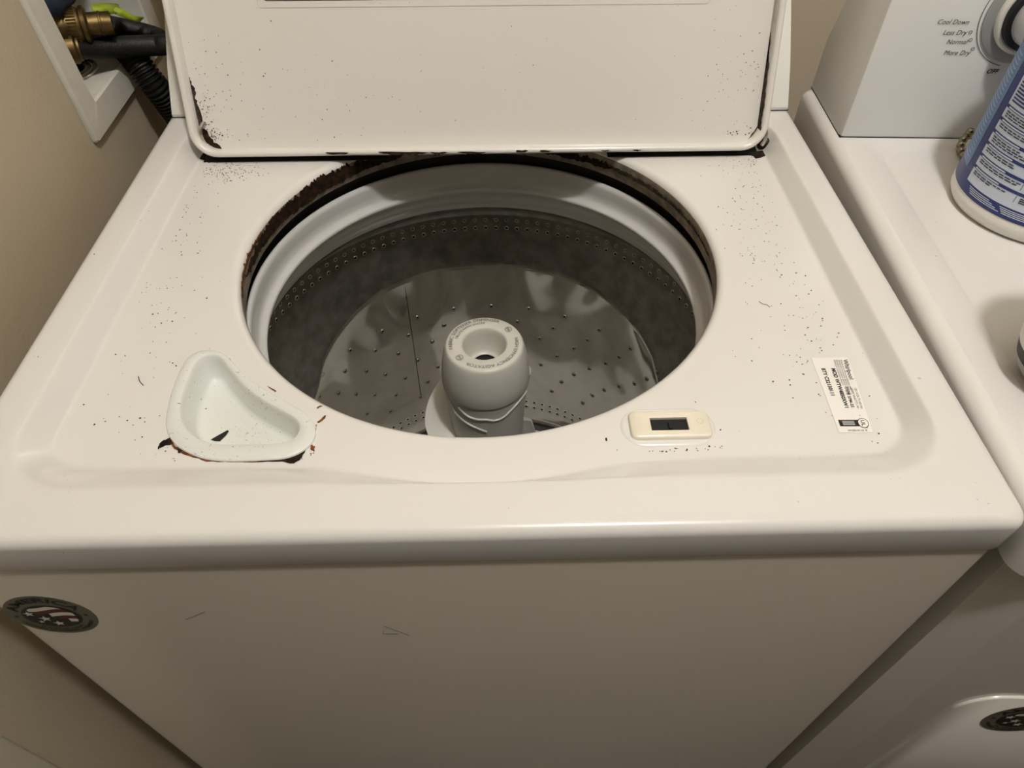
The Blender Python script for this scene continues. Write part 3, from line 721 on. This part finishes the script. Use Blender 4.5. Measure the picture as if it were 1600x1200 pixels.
def lidflecks(name, regs, mat, seed):
    rd = random.Random(seed); m_ = MB()
    for (cx, cy, sx, sy, n, s0, s1) in regs:
        for _ in range(n):
            X, s_ = lidpx(rd.gauss(cx, sx), rd.gauss(cy, sy)); s = rd.uniform(s0, s1)
            if abs(X) > .289 or s_ < .014: continue
            m_.slab([lidp(X+s*math.cos(q)*rd.uniform(.5, 1.2), s_+s*math.sin(q)*rd.uniform(.5, 1.2), -.0148) for q in (0, 1.25, 2.5, 3.75, 5)], ln, .0003)
    m_.build(name, mat, lid, smooth=False, kind='stuff')
lidflecks('rust_flecks', [(330, 215, 10, 12, 70, .0003, .0009), (322, 175, 6, 25, 40, .0003, .0008), (1165, 222, 18, 9, 110, .0003, .0009), (380, 225, 40, 12, 40, .0003, .0006), (1100, 228, 60, 5, 40, .0003, .0006)], 'rust', 9)
lidflecks('dirt_flecks', [(330, 130, 25, 50, 25, .0003, .0007), (420, 150, 90, 60, 50, .0003, .0008), (1150, 130, 40, 60, 70, .0003, .0007), (750, 120, 250, 70, 40, .0003, .0006)], 'grime', 10)
# grime and a grey strip of painted shade on the inner side of the right rim
XW = LHW-.0070
def wall_decal(name, sn, mat, seed, amp=.0008, label=None):
    Q = jag([np.array([a, b_, 0]) for a, b_ in sn], amp, seed, 5)
    return MB().slab([lidp(XW, q[0], min(-.0022, max(-.0146, q[1]))) for q in Q], (-1, 0, 0), .0004).build(name, mat, lid, smooth=False, label=label)
MT['edgegrey'] = simple('rim_shade_grey', (196, 192, 184), .6, nscale=60, namp=.15)
wall_decal('rim_shade_strip', [(.085, -.0146), (.37, -.0146), (.37, -.0055), (.085, -.0050)], 'edgegrey', 41, .0002, 'grey strip of painted shade inside the right rim of the lid')
wall_decal('rust_stain', [(.020, -.0146), (.020, -.003), (.032, -.005), (.045, -.0035), (.062, -.006), (.085, -.0070), (.112, -.0125), (.112, -.0146)], 'grime', 42, .0012, 'dark grime inside the right rim of the lid')
lid_decal('rust_stain', [(1158, 226), (1172, 214), (1184, 196), (1189, 200), (1184, 214), (1176, 226), (1164, 231)], -.0144, 'grime', .0012, 43)
# hinge pins and bumpers
for sx, px_, py_ in ((-1, 318, 212), (1, 1193, 214)):
    X, s_ = lidpx(px_, py_)
    P = [lidp(X-sx*.004, s_+.014, -.0135), lidp(X, s_+.006, -.010), lidp(X+sx*.0005, s_-.002, -.011), lidp(X-sx*.001, s_-.008, -.0140)]
    MB().tube(spline(P, 6), .0022, 8).build('hinge_pin', 'chrome', lid)
    cb = onz(305 if sx < 0 else 1203, 222, ZF+.004)
    MB().lathe([(0, 0), (.0055, .0005), (.0065, .004), (.006, .010), (.0035, .012), (0, .012)], (sx*.3055, cb[1]-.004, ZF-.001), 16).build('hinge_bumper', 'grime', W)
# black strips on the deck floor painting the shadow below the lid
MB().box((-.2945, .462, ZF+.0001), (-.10, .50, ZF+.0006)).build('lid_shade_strip', 'dark', W)
MB().box((.135, .462, ZF+.0001), (.2975, .50, ZF+.0006)).build('lid_shade_strip', 'dark', W)

# ---- round flag sticker
def flag_sticker(name, c, r, Y, parent, rot, label):
    """disc facing -y"""
    cr_, sr_ = math.cos(rot), math.sin(rot)
    def P(x, z, d): return (c[0]+(x*cr_-z*sr_)*r, Y-d, c[1]+(x*sr_+z*cr_)*r)
    n = 48; circ = lambda q, d: [P(q*math.cos(2*math.pi*k/n), q*math.sin(2*math.pi*k/n), d) for k in range(n)]
    o = MB().loops([circ(1, -.0002), circ(1, .0003)], cap1=True).build(name, 'stickgrey', parent, smooth=False, label=label)
    ell = lambda k, q=1: (.66*q*math.cos(2*math.pi*k/n), .58*q*math.sin(2*math.pi*k/n)-.04)
    dk = MB(); dk.add([P(*ell(k), .0005) for k in range(n)], [tuple(range(n))]); dk.build('flag_field', 'stickdark', o, smooth=False)
    def inside(x, z): return (x/.57)**2+((z+.04)/.53)**2 < 1
    wv = lambda x: .06*math.sin(x*5)
    for i, mt in enumerate(('stickwhite', 'stickred', 'stickwhite', 'stickred', 'stickwhite')):
        m_ = MB(); z1 = .46-i*.17; z0 = z1-.165; seg = []
        for k in range(41):
            x = -.58+1.16*k/40; a, b_ = z0+wv(x), z1+wv(x)
            if i >= 2 and x < -.02+.16*(i-2): continue
            if i < 2 and x < -.42+.12*i: continue
            h = .53*math.sqrt(max(0, 1-(x/.57)**2)); a = max(a, -.04-h); b_ = min(b_, -.04+h)
            if b_-a > .005: seg.append((x, a, b_))
        if len(seg) > 2:
            m_.loops([[P(x, a, .0007) for x, a, b_ in seg], [P(x, b_, .0007) for x, a, b_ in seg]], closed=False)
            m_.build('stripe', mt, o, smooth=False)
    for sx, sz, q in ((-.46, .13, .13), (-.20, -.14, .15), (.0, -.40, .14), (-.36, -.30, .08)):
        pts = [P(sx+q*(1 if k % 2 == 0 else .42)*math.sin(math.pi*k/5), sz+q*(1 if k % 2 == 0 else .42)*math.cos(math.pi*k/5), .0008) for k in range(10)]
        MB().add(pts, [tuple(range(10))]).build('star', 'stickwhite', o, smooth=False)
    t_ = MB()
    def atext(s, a0, a1, rad, size, flip=False):
        V, F = text2d(s, size, bold=size*.03); xs = [v[0] for v in V]; x0, wd = min(xs), max(xs)-min(xs); out = []
        for x, y in V:
            a = math.radians(a0+(a1-a0)*(x-x0)/wd); q = rad+(-y if flip else y); out.append(P(q*math.sin(a), q*math.cos(a), .0006))
        t_.add(out, F)
    atext('AMERICA', -72, 72, .70, .30)
    atext('DESIGNED  ENGINEERED  ASSEMBLED', 250, 110, .88, .12, True)
    atext('IN THE USA', 222, 138, .76, .10, True)
    for a in (-90, 90):
        q = [P(.80*math.sin(math.radians(a))+.05*math.cos(2*math.pi*k/8), .80*math.cos(math.radians(a))+.05*math.sin(2*math.pi*k/8), .0006) for k in range(8)]
        t_.add(q, [tuple(range(8))])
    t_.build('sticker_lettering', 'stickdark', o, smooth=False)
    return o
flag_sticker('flag_sticker', (-.3065, -.1045), .0305, .0025, W, 0, 'round grey sticker with flag and the word AMERICA')
# scuffs on the front panel
for pts in ([(640, 993), (600, 978), (598, 990), (622, 990)], [(290, 968), (320, 956)]):
    MB().tube([ony(x, y, .0024) for x, y in pts], .00018, 4).build('scratch_mark', 'stickgrey', W)

# ================================================================== dryer
DXL = .3700
DPV, DYAW = np.array([.3802, .4655]), math.radians(2.8)     # the dryer stands turned a little
def dyaw(V):
    V = V.copy(); c, q = math.cos(DYAW), math.sin(DYAW); x, y = V[:, 0]-DPV[0], V[:, 1]-DPV[1]
    V[:, 0] = DPV[0]+c*x+q*y; V[:, 1] = DPV[1]-q*x+c*y; return V
def undyaw(v):
    c, q = math.cos(DYAW), math.sin(DYAW); return np.array([c*v[0]-q*v[1], q*v[0]+c*v[1], v[2]])
def dpx(x, y, Y):
    o = undyaw(CP-np.array([DPV[0], DPV[1], 0]))+np.array([DPV[0], DPV[1], 0]); d = undyaw(_ray(x, y)); return o+d*((Y-o[1])/d[1])
D = thing('clothes_dryer', (.73, .30, -H), 'white clothes dryer standing right of the washing machine', 'dryer')
ROT[D] = dyaw
DR = DXL+.715; DB = .588; FY = -.0150
mb = MB(); ls = []
er = .012
def dl(ins, z, r=.015): return [(x, y, z) for x, y in rrect(DXL+ins, DR-ins, FY+ins, DB-ins, r, 8)]
ls.append(dl(0, -.046)); ls.append(dl(0, -er))
for k in range(1, 7):
    a = math.radians(90*k/6); ls.append(dl(er*(1-math.cos(a)), -er+er*math.sin(a)))
mb.loops(ls)
# top with shallow pressed panel
def el(x0, x1, y0, y1, r, z): return [(x, y, z) for x, y in rrect(x0, x1, y0, y1, r, 8)]
mb.loops([ls[-1], el(.4085, 1.045, .030, .4440, .030, 0), el(.4105, 1.043, .032, .4425, .029, -.0010), el(.4140, 1.040, .036, .4390, .027, -.0014)], cap1=True)
mb.build('top_panel', 'dryertop', D, auto=50)
mb = MB()
CL, CR_ = DXL+.0110, DR-.0110
def bl(ins, z):
    P = [(CL+ins, DB-.004-ins), (CL+ins, .0036+ins), (CL+.033+ins*.5, -.0085+ins), (CL+.037+ins*.5, -.0090+ins)]
    Q = [(CL+CR_-x, y) for x, y in P][::-1]
    return [(x, y, z) for x, y in P+Q]
mb.loops([bl(.004, -.044), bl(.0015, -.0475), bl(0, -.050), bl(0, -.86), bl(.006, -.9)], cap1=True)
mb.build('cabinet', 'dryer', D, auto=30)
for sx in (.43, 1.03):
    for sy in (.07, .52):
        MB().lathe([(.0, -.9), (.012, -.9), (.012, -.913), (.022, -.913), (.024, -.92), (0, -.92)], (sx, sy, 0), 16).build('levelling_foot', 'rubber', D)
# hamper door, slightly proud, with a rounded outline
def dloop(ins, y, r): return [(x, y, z) for x, z in rrect(.4570+ins, 1.005-ins, -.80+ins, -.280-ins, max(.004, r-ins), 10)]
MB().loops([dloop(0, -.0080, .036), dloop(0, -.0110, .036), dloop(.0006, -.0116, .036)], cap1=True).build('door', 'dryer', D, auto=50)
cst_ = dpx(1603, 1123, -.0118)
flag_sticker('flag_sticker', (cst_[0], cst_[2]), .0385, -.0117, D, 0, 'round grey sticker with flag on the dryer door')
# console : near vertical face
CYF = .4655
cprof = [(CYF, .0004), (CYF+.0005, .16), (CYF+.012, .185), (CYF+.03, .192), (CYF+.075, .165), (CYF+.1155, .06), (CYF+.117, .0004)]
mb = MB(); Ls_ = []
for x, ins in ((.3795, .006), (.3815, .0012), (.3845, 0), (1.070, 0), (1.072, .006)):
    Ls_.append([(x, y+(ins if i in (0, 1, 2) else -ins*.5), z if z < .01 else z-ins*.5) for i, (y, z) in enumerate(cprof)])
mb.loops(Ls_, cap0=True, cap1=True); dc = mb.build('control_console', 'dconsole', D, auto=30)
MB().box((.3793, CYF-.0007, -.0002), (1.0715, CYF+.115, .0009)).build('console_seam', 'dark', D)
# timer dial
KC = np.array([.517, .125])
def kl(r, y, n=64): return [(KC[0]+r*math.cos(2*math.pi*k/n), y, KC[1]+r*math.sin(2*math.pi*k/n)) for k in range(n)]
Y0 = CYF-.0002
dial = MB().loops([kl(.0455, Y0), kl(.0455, Y0-.0012), kl(.0440, Y0-.002), kl(.0365, Y0-.0022), kl(.0355, Y0-.0018)]).build('dial_ring', 'dgrey', D, label='grey ring around the timer dial')
kn = MB().loops([kl(.0360, Y0), kl(.0358, Y0-.006), kl(.0345, Y0-.0075), kl(.0325, Y0-.0078), kl(.0315, Y0-.0070)], cap1=True).build('knob_skirt', 'console', D)
MB().loops([kl(.0312, Y0-.006), kl(.0305, Y0-.012), kl(.0285, Y0-.0125)], cap1=True).build('knob_collar', 'stickdark', kn)
kb = MB().loops([kl(.0255, Y0-.012), kl(.0245, Y0-.026), kl(.0225, Y0-.029), kl(.0205, Y0-.0282)], cap1=True).build('timer_knob', 'silver', kn)
pr = MB(); yp = CYF-.0004
def arcline(r, a0, a1, t):
    A = []; B = []
    for k in range(61):
        a = math.radians(a0+(a1-a0)*k/60); A.append((KC[0]+r*math.sin(a), yp, KC[1]+r*math.cos(a))); B.append((KC[0]+(r+t)*math.sin(a), yp, KC[1]+(r+t)*math.cos(a)))
    pr.loops([A, B], closed=False)
arcline(.0487, -170, -50, .0006)
def ctext(s, px_, py_, size, shear=.22, align='RIGHT', bold=0):
    p_ = dpx(px_, py_, yp); put_text(pr, s, size, lambda a, b_: (p_[0]+a, yp, p_[2]+b_), shear=shear, align=align, bold=bold)
ctext('Cool Down', 1513, 38, .0061); ctext('Less Dry', 1509, 54.5, .0061); ctext('Normal', 1509.5, 69, .0061); ctext('More Dry', 1514, 86, .0061)
ctext('OFF', 1557.5, 115, .0061, bold=.00012)
for px_, py_ in ((1516.5, 50.5), (1516.5, 62.5), (1520, 76.5)):
    p_ = dpx(px_, py_, yp)
    pr.loops([[(p_[0]+r*math.cos(2*math.pi*k/20), yp, p_[2]+r*math.sin(2*math.pi*k/20)) for k in range(20)] for r in (.0017, .0012)])
pr.build('console_print', 'black', dc, smooth=False, label='black italic drying cycle lettering')

# ================================================================== cleaner bottle on the dryer
BX, BYc, BR = .5165, .337, .0718
B = thing('cleaner_bottle', (BX, BYc, -.0014), 'white cleaner bottle with blue printed label on the dryer top', 'bottle')
zt0 = -.0013
body = [(0, zt0+.004), (BR-.012, zt0+.003), (BR-.008, zt0), (BR-.003, zt0+.002), (BR, zt0+.008), (BR, zt0+.013), (BR-.0008, zt0+.016), (BR-.0008, .140), (BR-.0006, .143), (BR-.0025, .162), (BR-.010, .178), (BR-.026, .194), (BR-.045, .202), (.018, .206), (.017, .222)]
MB().lathe(body, (BX, BYc, 0), 96).build('bottle_body', 'bottle', B, auto=60)
MB().lathe([(.0, .254), (.018, .254), (.0205, .251), (.021, .218), (.0195, .216), (.017, .216)], (BX, BYc, 0), 48).build('cap', 'bottle', B)
def bp_(psi, z, d): a = math.radians(psi); r = BR-.0008+d; return (BX-r*math.sin(a), BYc-r*math.cos(a), z)
def patch(m_, a0, a1, z0, z1, d, n=None, sl=0):
    n = n or max(1, int(abs(a1-a0)/5)); 
    m_.loops([[bp_(a0+(a1-a0)*k/n, z0, d) for k in range(n+1)], [bp_(a0+sl+(a1-a0)*k/n, z1, d) for k in range(n+1)]], closed=False)
lb = MB(); patch(lb, 230, -60, .0160, .138, .0004, 80); label_o = lb.build('label', 'navy', B, label='blue wrap label with a table of small print')
m1 = MB(); patch(m1, 190, 100, .034, .136, .0006, 30); m1.build('label_margin', 'mblue', label_o)
m1 = MB()
for k in range(26): patch(m1, 124, 106, .040+.0036*k, .0412+.0036*k, .0008, 6, sl=-3)
m1.build('margin_lines', 'lblue', label_o)
cells = MB(); ink = MB(); nav = MB()
ztop = .124
rd = random.Random(21)
patch(cells, 92, -20, .027, ztop, .0006, 36)
# heading with dense lines, then table rows divided by navy bands
z = ztop-.0025
for k in range(8):
    patch(nav, 90, -18, z-.0014, z, .0008, 30); z -= .0026
zrow = z-.002
while zrow > .034:
    h = .0070
    patch(nav, 92, -20, zrow-.0028, zrow, .0008, 30)
    for q in range(3 if rd.random() < .5 else 2):
        a = 89
        zz = zrow-.0043-.0020*q
        a_end = 89-rd.uniform(18, 34)
        while a > a_end:
            L = rd.uniform(2.5, 5); patch(ink, a, a-L, zz-.0010, zz, .0009, 1); a -= L+.8
    for a in (52, 41, 27):
        patch(ink, a, a-.35, zrow-.0095, zrow-.003, .0009, 1)
        for q in range(3): patch(ink, a-3, a-3-rd.uniform(3, 8), zrow-.0052-.0018*q, zrow-.0042-.0018*q, .0009, 1)
    zrow -= .0112
cells.build('label_table', 'cell', label_o); nav.build('table_bands', 'navy', label_o); ink.build('table_print', 'inkblue', label_o, smooth=False)
wl = MB()
for q in range(4): patch(wl, 86-q*1, 66-q*3, .0245-.0016*q, .0252-.0016*q, .0008, 4)
for q in range(4): patch(wl, 58-q, 12-q*2, .0245-.0016*q, .0253-.0016*q, .0008, 8)
zrow = z-.002
while zrow > .034:
    patch(wl, 89, 66, zrow-.0021, zrow-.0009, .0010, 4); zrow -= .0112
wl.build('small_print', 'cell', label_o, smooth=False)
em = MB()
def emb(rf, m_): m_.add([(lambda a, zz: bp_(a, zz, .0010))(68+math.degrees(rf*math.cos(2*math.pi*k/20)/BR), .1305+rf*math.sin(2*math.pi*k/20)) for k in range(20)], [tuple(range(20))])
emb(.0062, em); em.build('round_emblem', 'chrome', label_o, smooth=False)

# second bottle, mostly outside the frame
b2c = (.4235, .118)
B2 = thing('spray_bottle', (b2c[0], b2c[1], -.0014), 'grey white bottle with a black band at the front of the dryer top', 'bottle')
r2 = .040
MB().lathe([(0, -.0013), (.020, -.0013), (.026, .0005), (.032, .008), (.0355, .0155)], (b2c[0], b2c[1], 0), 64).build('bottle_base', 'clear', B2)
MB().lathe([(.0355, .0155), (.0388, .0262)], (b2c[0], b2c[1], 0), 64).build('black_band', 'stickdark', B2)
MB().lathe([(.0388, .0262), (r2, .032), (r2, .165), (.036, .185), (.022, .205), (.014, .212), (.014, .222), (0, .222)], (b2c[0], b2c[1], 0), 64).build('bottle_body', 'bottle', B2)
MB().lathe([(.0165, .214), (.0165, .235), (.013, .238), (.013, .262), (0, .263)], (b2c[0], b2c[1], 0), 32).build('spray_cap', 'bottle', B2)
t2 = MB()
def b2p(a, z): q = math.radians(a); return (b2c[0]-(r2+.0003)*math.sin(q), b2c[1]-(r2+.0003)*math.cos(q), z)
V, F = text2d('S', .010)
t2.add([b2p(78-math.degrees(x/r2), .034+y) for x, y in V], F)
t2.build('bottle_lettering', 'black', B2, smooth=False)

# beaded chain behind the bottle
bc = thing('bead_chain', (.5045, .4585, .0005), 'short loop of metal ball chain beside the blue labelled bottle', 'chain')
bp0 = [(1516, 206, .0175), (1511, 212.5, .0125), (1505, 218.5, .0085), (1501.5, 226.5, .0055), (1501.5, 236, .0035), (1506, 243, .0035), (1514, 248, .0035)]
pc = []
for k, (x, y, z) in enumerate(bp0):
    p_ = onz(x, y, z); pc.append(p_)
for p_ in pc:
    MB().lathe([(0, -.0042)]+[(.0042*math.cos(math.radians(a)), .0042*math.sin(math.radians(a))) for a in range(-75, 90, 15)]+[(0, .0042)], p_, 16).build('bead', 'bead', bc)
MB().tube(pc, .0006, 6).build('link_wire', 'bead', bc)

# ================================================================== wall outlet box, valves and hoses
ob = thing('outlet_box', (WX, .58, OB['z0']), 'white recessed washer outlet box set into the left wall', 'outlet box')
def obtilt(V):
    V = V.copy(); a = math.radians(3.5); c, q = math.cos(a), math.sin(a); y, z = V[:, 1]-OB['y0'], V[:, 2]-OB['z0']
    V[:, 1] = OB['y0']+c*y-q*z; V[:, 2] = OB['z0']+q*y*.3+c*z; return V
ROT[ob] = obtilt
y0, y1, z0, z1 = OB['y0'], OB['y1'], OB['z0'], OB['z1']
def yz(a, b_, c, d, r, x, n=5): return [(x, p, q) for p, q in rrect(a, b_, c, d, r, n)]
fl = MB().loops([yz(y0, y1, z0, z1, .004, WX+.0002), yz(y0, y1, z0, z1, .004, WX+.003), yz(y0+.002, y1-.002, z0+.002, z1-.002, .003, WX+.0055), yz(yi0-.002, yi1+.002, zi0-.002, zi1+.002, .003, WX+.0055), yz(yi0, yi1, zi0, zi1, .003, WX+.0035), yz(yi0+.002, yi1-.002, zi0+.002, zi1-.002, .003, WX-.088)], cap1=True)
fl.build('box_frame', 'box', ob, auto=40)
# moulded drain collar on the box floor
for r in (.030, .024, .018):
    MB().tube([(WX-.045+r*math.cos(2*math.pi*k/32), .555+r*math.sin(2*math.pi*k/32), zi0+.0025) for k in range(32)], .0012, 6, closed=True).build('drain_collar', 'box', ob)
# valves
def V3(x, y, X): return onx(x, y, X)
va = V3(112, 36, WX-.012)
def cyl_x(m_, c, prof, ax=(1, .35, -.05)): m_.lathe(prof, c, 32, axis=ax); return m_
hx = np.array([1, .42, -.10])
vA = V3(107, 40, WX-.016); vB = V3(105, 76, WX-.020)
val = MB(); cyl_x(val, vA, [(0, -.05), (.013, -.05), (.013, -.012), (.016, -.012), (.016, 0)], hx)
val.build('shutoff_valve', 'brass', ob)
MB().lathe([(0, -.05), (.012, -.05), (.012, -.004), (0, -.004)], vB, 24, axis=hx).build('shutoff_valve', 'brass', ob)

def hose_thing(name, label, group=None, base=None):
    return thing(name, base, label, 'hose', group)
# upper hose
p0 = vA; e1 = [p0+hx*.030, V3(175, 40, WX-.004), V3(210, 47, WX+.012), V3(245, 57, WX+.034), V3(262, 66, WX+.05)]
e1 = [np.array(e) for e in e1]; e1.append(e1[-1]+np.array([.05, .05, -.05]))
h1 = hose_thing('supply_hose', 'black rubber supply hose with knurled brass coupling, upper of the pair', 'washer supply hoses', tuple(vA))
MB().tube(spline(e1, 8), .0100, 16).build('hose', 'hose', h1)
kn_ = MB(); prof_k = [(.012, -.004), (.0160, -.003), (.0165, .010), (.0150, .012), (.0172, .013), (.0176, .0165), (.0150, .0185), (.010, .019)]
kn_.lathe(prof_k, vA, 40, axis=hx); kn_.build('coupling_nut', 'brass', h1)
rib = MB(); hn = Vector(tuple(hx)).normalized(); hu = hn.orthogonal().normalized(); hv = hn.cross(hu)
for k in range(36):
    a = 2*math.pi*k/36; d = hu*math.cos(a)+hv*math.sin(a); q = Vector(tuple(vA))
    rib.tube([q+hn*.0+d*.0163, q+hn*.009+d*.0167], .0008, 4)
rib.build('knurling', 'brass', h1)
MB().lathe([(.0095, .018), (.0112, .0185), (.0112, .0285), (.0118, .029), (.0118, .0305), (.0112, .031), (.0112, .040), (.0098, .0405)], vA, 32, axis=hx).build('crimp_sleeve', 'brass', h1)
# lower hose
e2 = [np.array(vB)+hx*.004, V3(150, 75, WX-.002), V3(200, 72.5, WX+.022), V3(245, 71, WX+.047), V3(268, 70.5, WX+.062)]
e2 = [np.array(e) for e in e2]; e2.append(e2[-1]+np.array([.05, .03, -.02]))
h2 = hose_thing('supply_hose', 'black rubber supply hose crossing in front of the corrugated drain hose', 'washer supply hoses', tuple(vB))
MB().tube(spline(e2, 8), .0108, 16).build('hose', 'hose', h2)
MB().lathe([(.0115, -.003), (.0150, -.002), (.0150, .008), (.0125, .010), (.0125, .012), (.0105, .0125)], vB, 24, axis=hx).build('coupling_nut', 'brass', h2)
# third, short hose end shadowed between the two
# drain hose, corrugated
e3 = [(WX-.045, .555, zi0-.004), (WX-.042, .560, zi0+.020), V3(182, 62, WX-.020), V3(205, 86, WX+.012), V3(235, 125, WX+.028), V3(262, 160, WX+.034)]
e3 = [np.array(e, float) for e in e3]; e3 += [e3[-1]+np.array([.002, .02, -.05]), e3[-1]+np.array([.002, .06, -.16])]
P3 = resample(spline(e3, 14), 340, closed=False)
R3 = [.0138+.0015*(1 if (k % 4) < 2 else -1) for k in range(len(P3))]
dh = thing('drain_hose', tuple(e3[0]), 'black corrugated drain hose running from outlet box behind the washer', 'hose')
MB().tube(P3, R3, 16).build('corrugated_hose', 'hose', dh)
# tapes
def tape(name, quads, mat, label, X):
    P = [onx(x, y, xx) for x, y, xx in quads]; 
    t_ = thing(name, tuple(P[0]), label, 'tape')
    return P, t_
gq = [[(142, 8, .004), (160, 4, .006), (184, 6, .010)], [(145, 16, .008), (165, 13, .012), (188, 13, .016)], [(150, 22, .007), (172, 22, .015), (196, 18, .020)]]
gt = thing('green_tape', tuple(onx(160, 14, WX+.01)), 'bright green tape strip stuck above the upper supply hose', 'tape')
m_ = MB(); m_.loops([[onx(x, y, WX+d) for x, y, d in row] for row in gq], closed=False)
g1 = m_.build('tape_strip', 'greentape', gt); md = g1.modifiers.new('thickness', 'SOLIDIFY'); md.thickness = .0006
gq2 = [[(175, 20, .014), (181, 11, .017)], [(192, 27, .020), (193, 15, .022)], [(210, 33, .027), (208, 24, .027)], [(218, 35, .030), (226, 27, .031)]]
m_ = MB(); m_.loops([[onx(x, y, WX+d) for x, y, d in row] for row in gq2], closed=False)
g2 = m_.build('folded_end', 'greentape', gt); md = g2.modifiers.new('thickness', 'SOLIDIFY'); md.thickness = .0006
bt = thing('blue_tape', tuple(onx(95, 10, WX-.03)), 'crumpled blue tape wrapped around the valve inside the outlet box', 'tape')
m_ = MB(); rows = [[(56, -14, -.012), (90, -14, -.002), (122, -10, -.012)], [(64, 4, -.010), (94, 3, .000), (118, 7, -.010)], [(76, 22, -.010), (96, 18, -.002), (104, 11, -.010)], [(84, 30, -.014), (98, 24, -.010), (104, 17, -.016)]]
m_.loops([[onx(x, y, WX+d) for x, y, d in row] for row in rows], closed=False)
t1 = m_.build('tape_wrap', 'bluetape', bt); md = t1.modifiers.new('subdivision', 'SUBSURF'); md.levels = 2; md.render_levels = 2
md = t1.modifiers.new('thickness', 'SOLIDIFY'); md.thickness = .0012
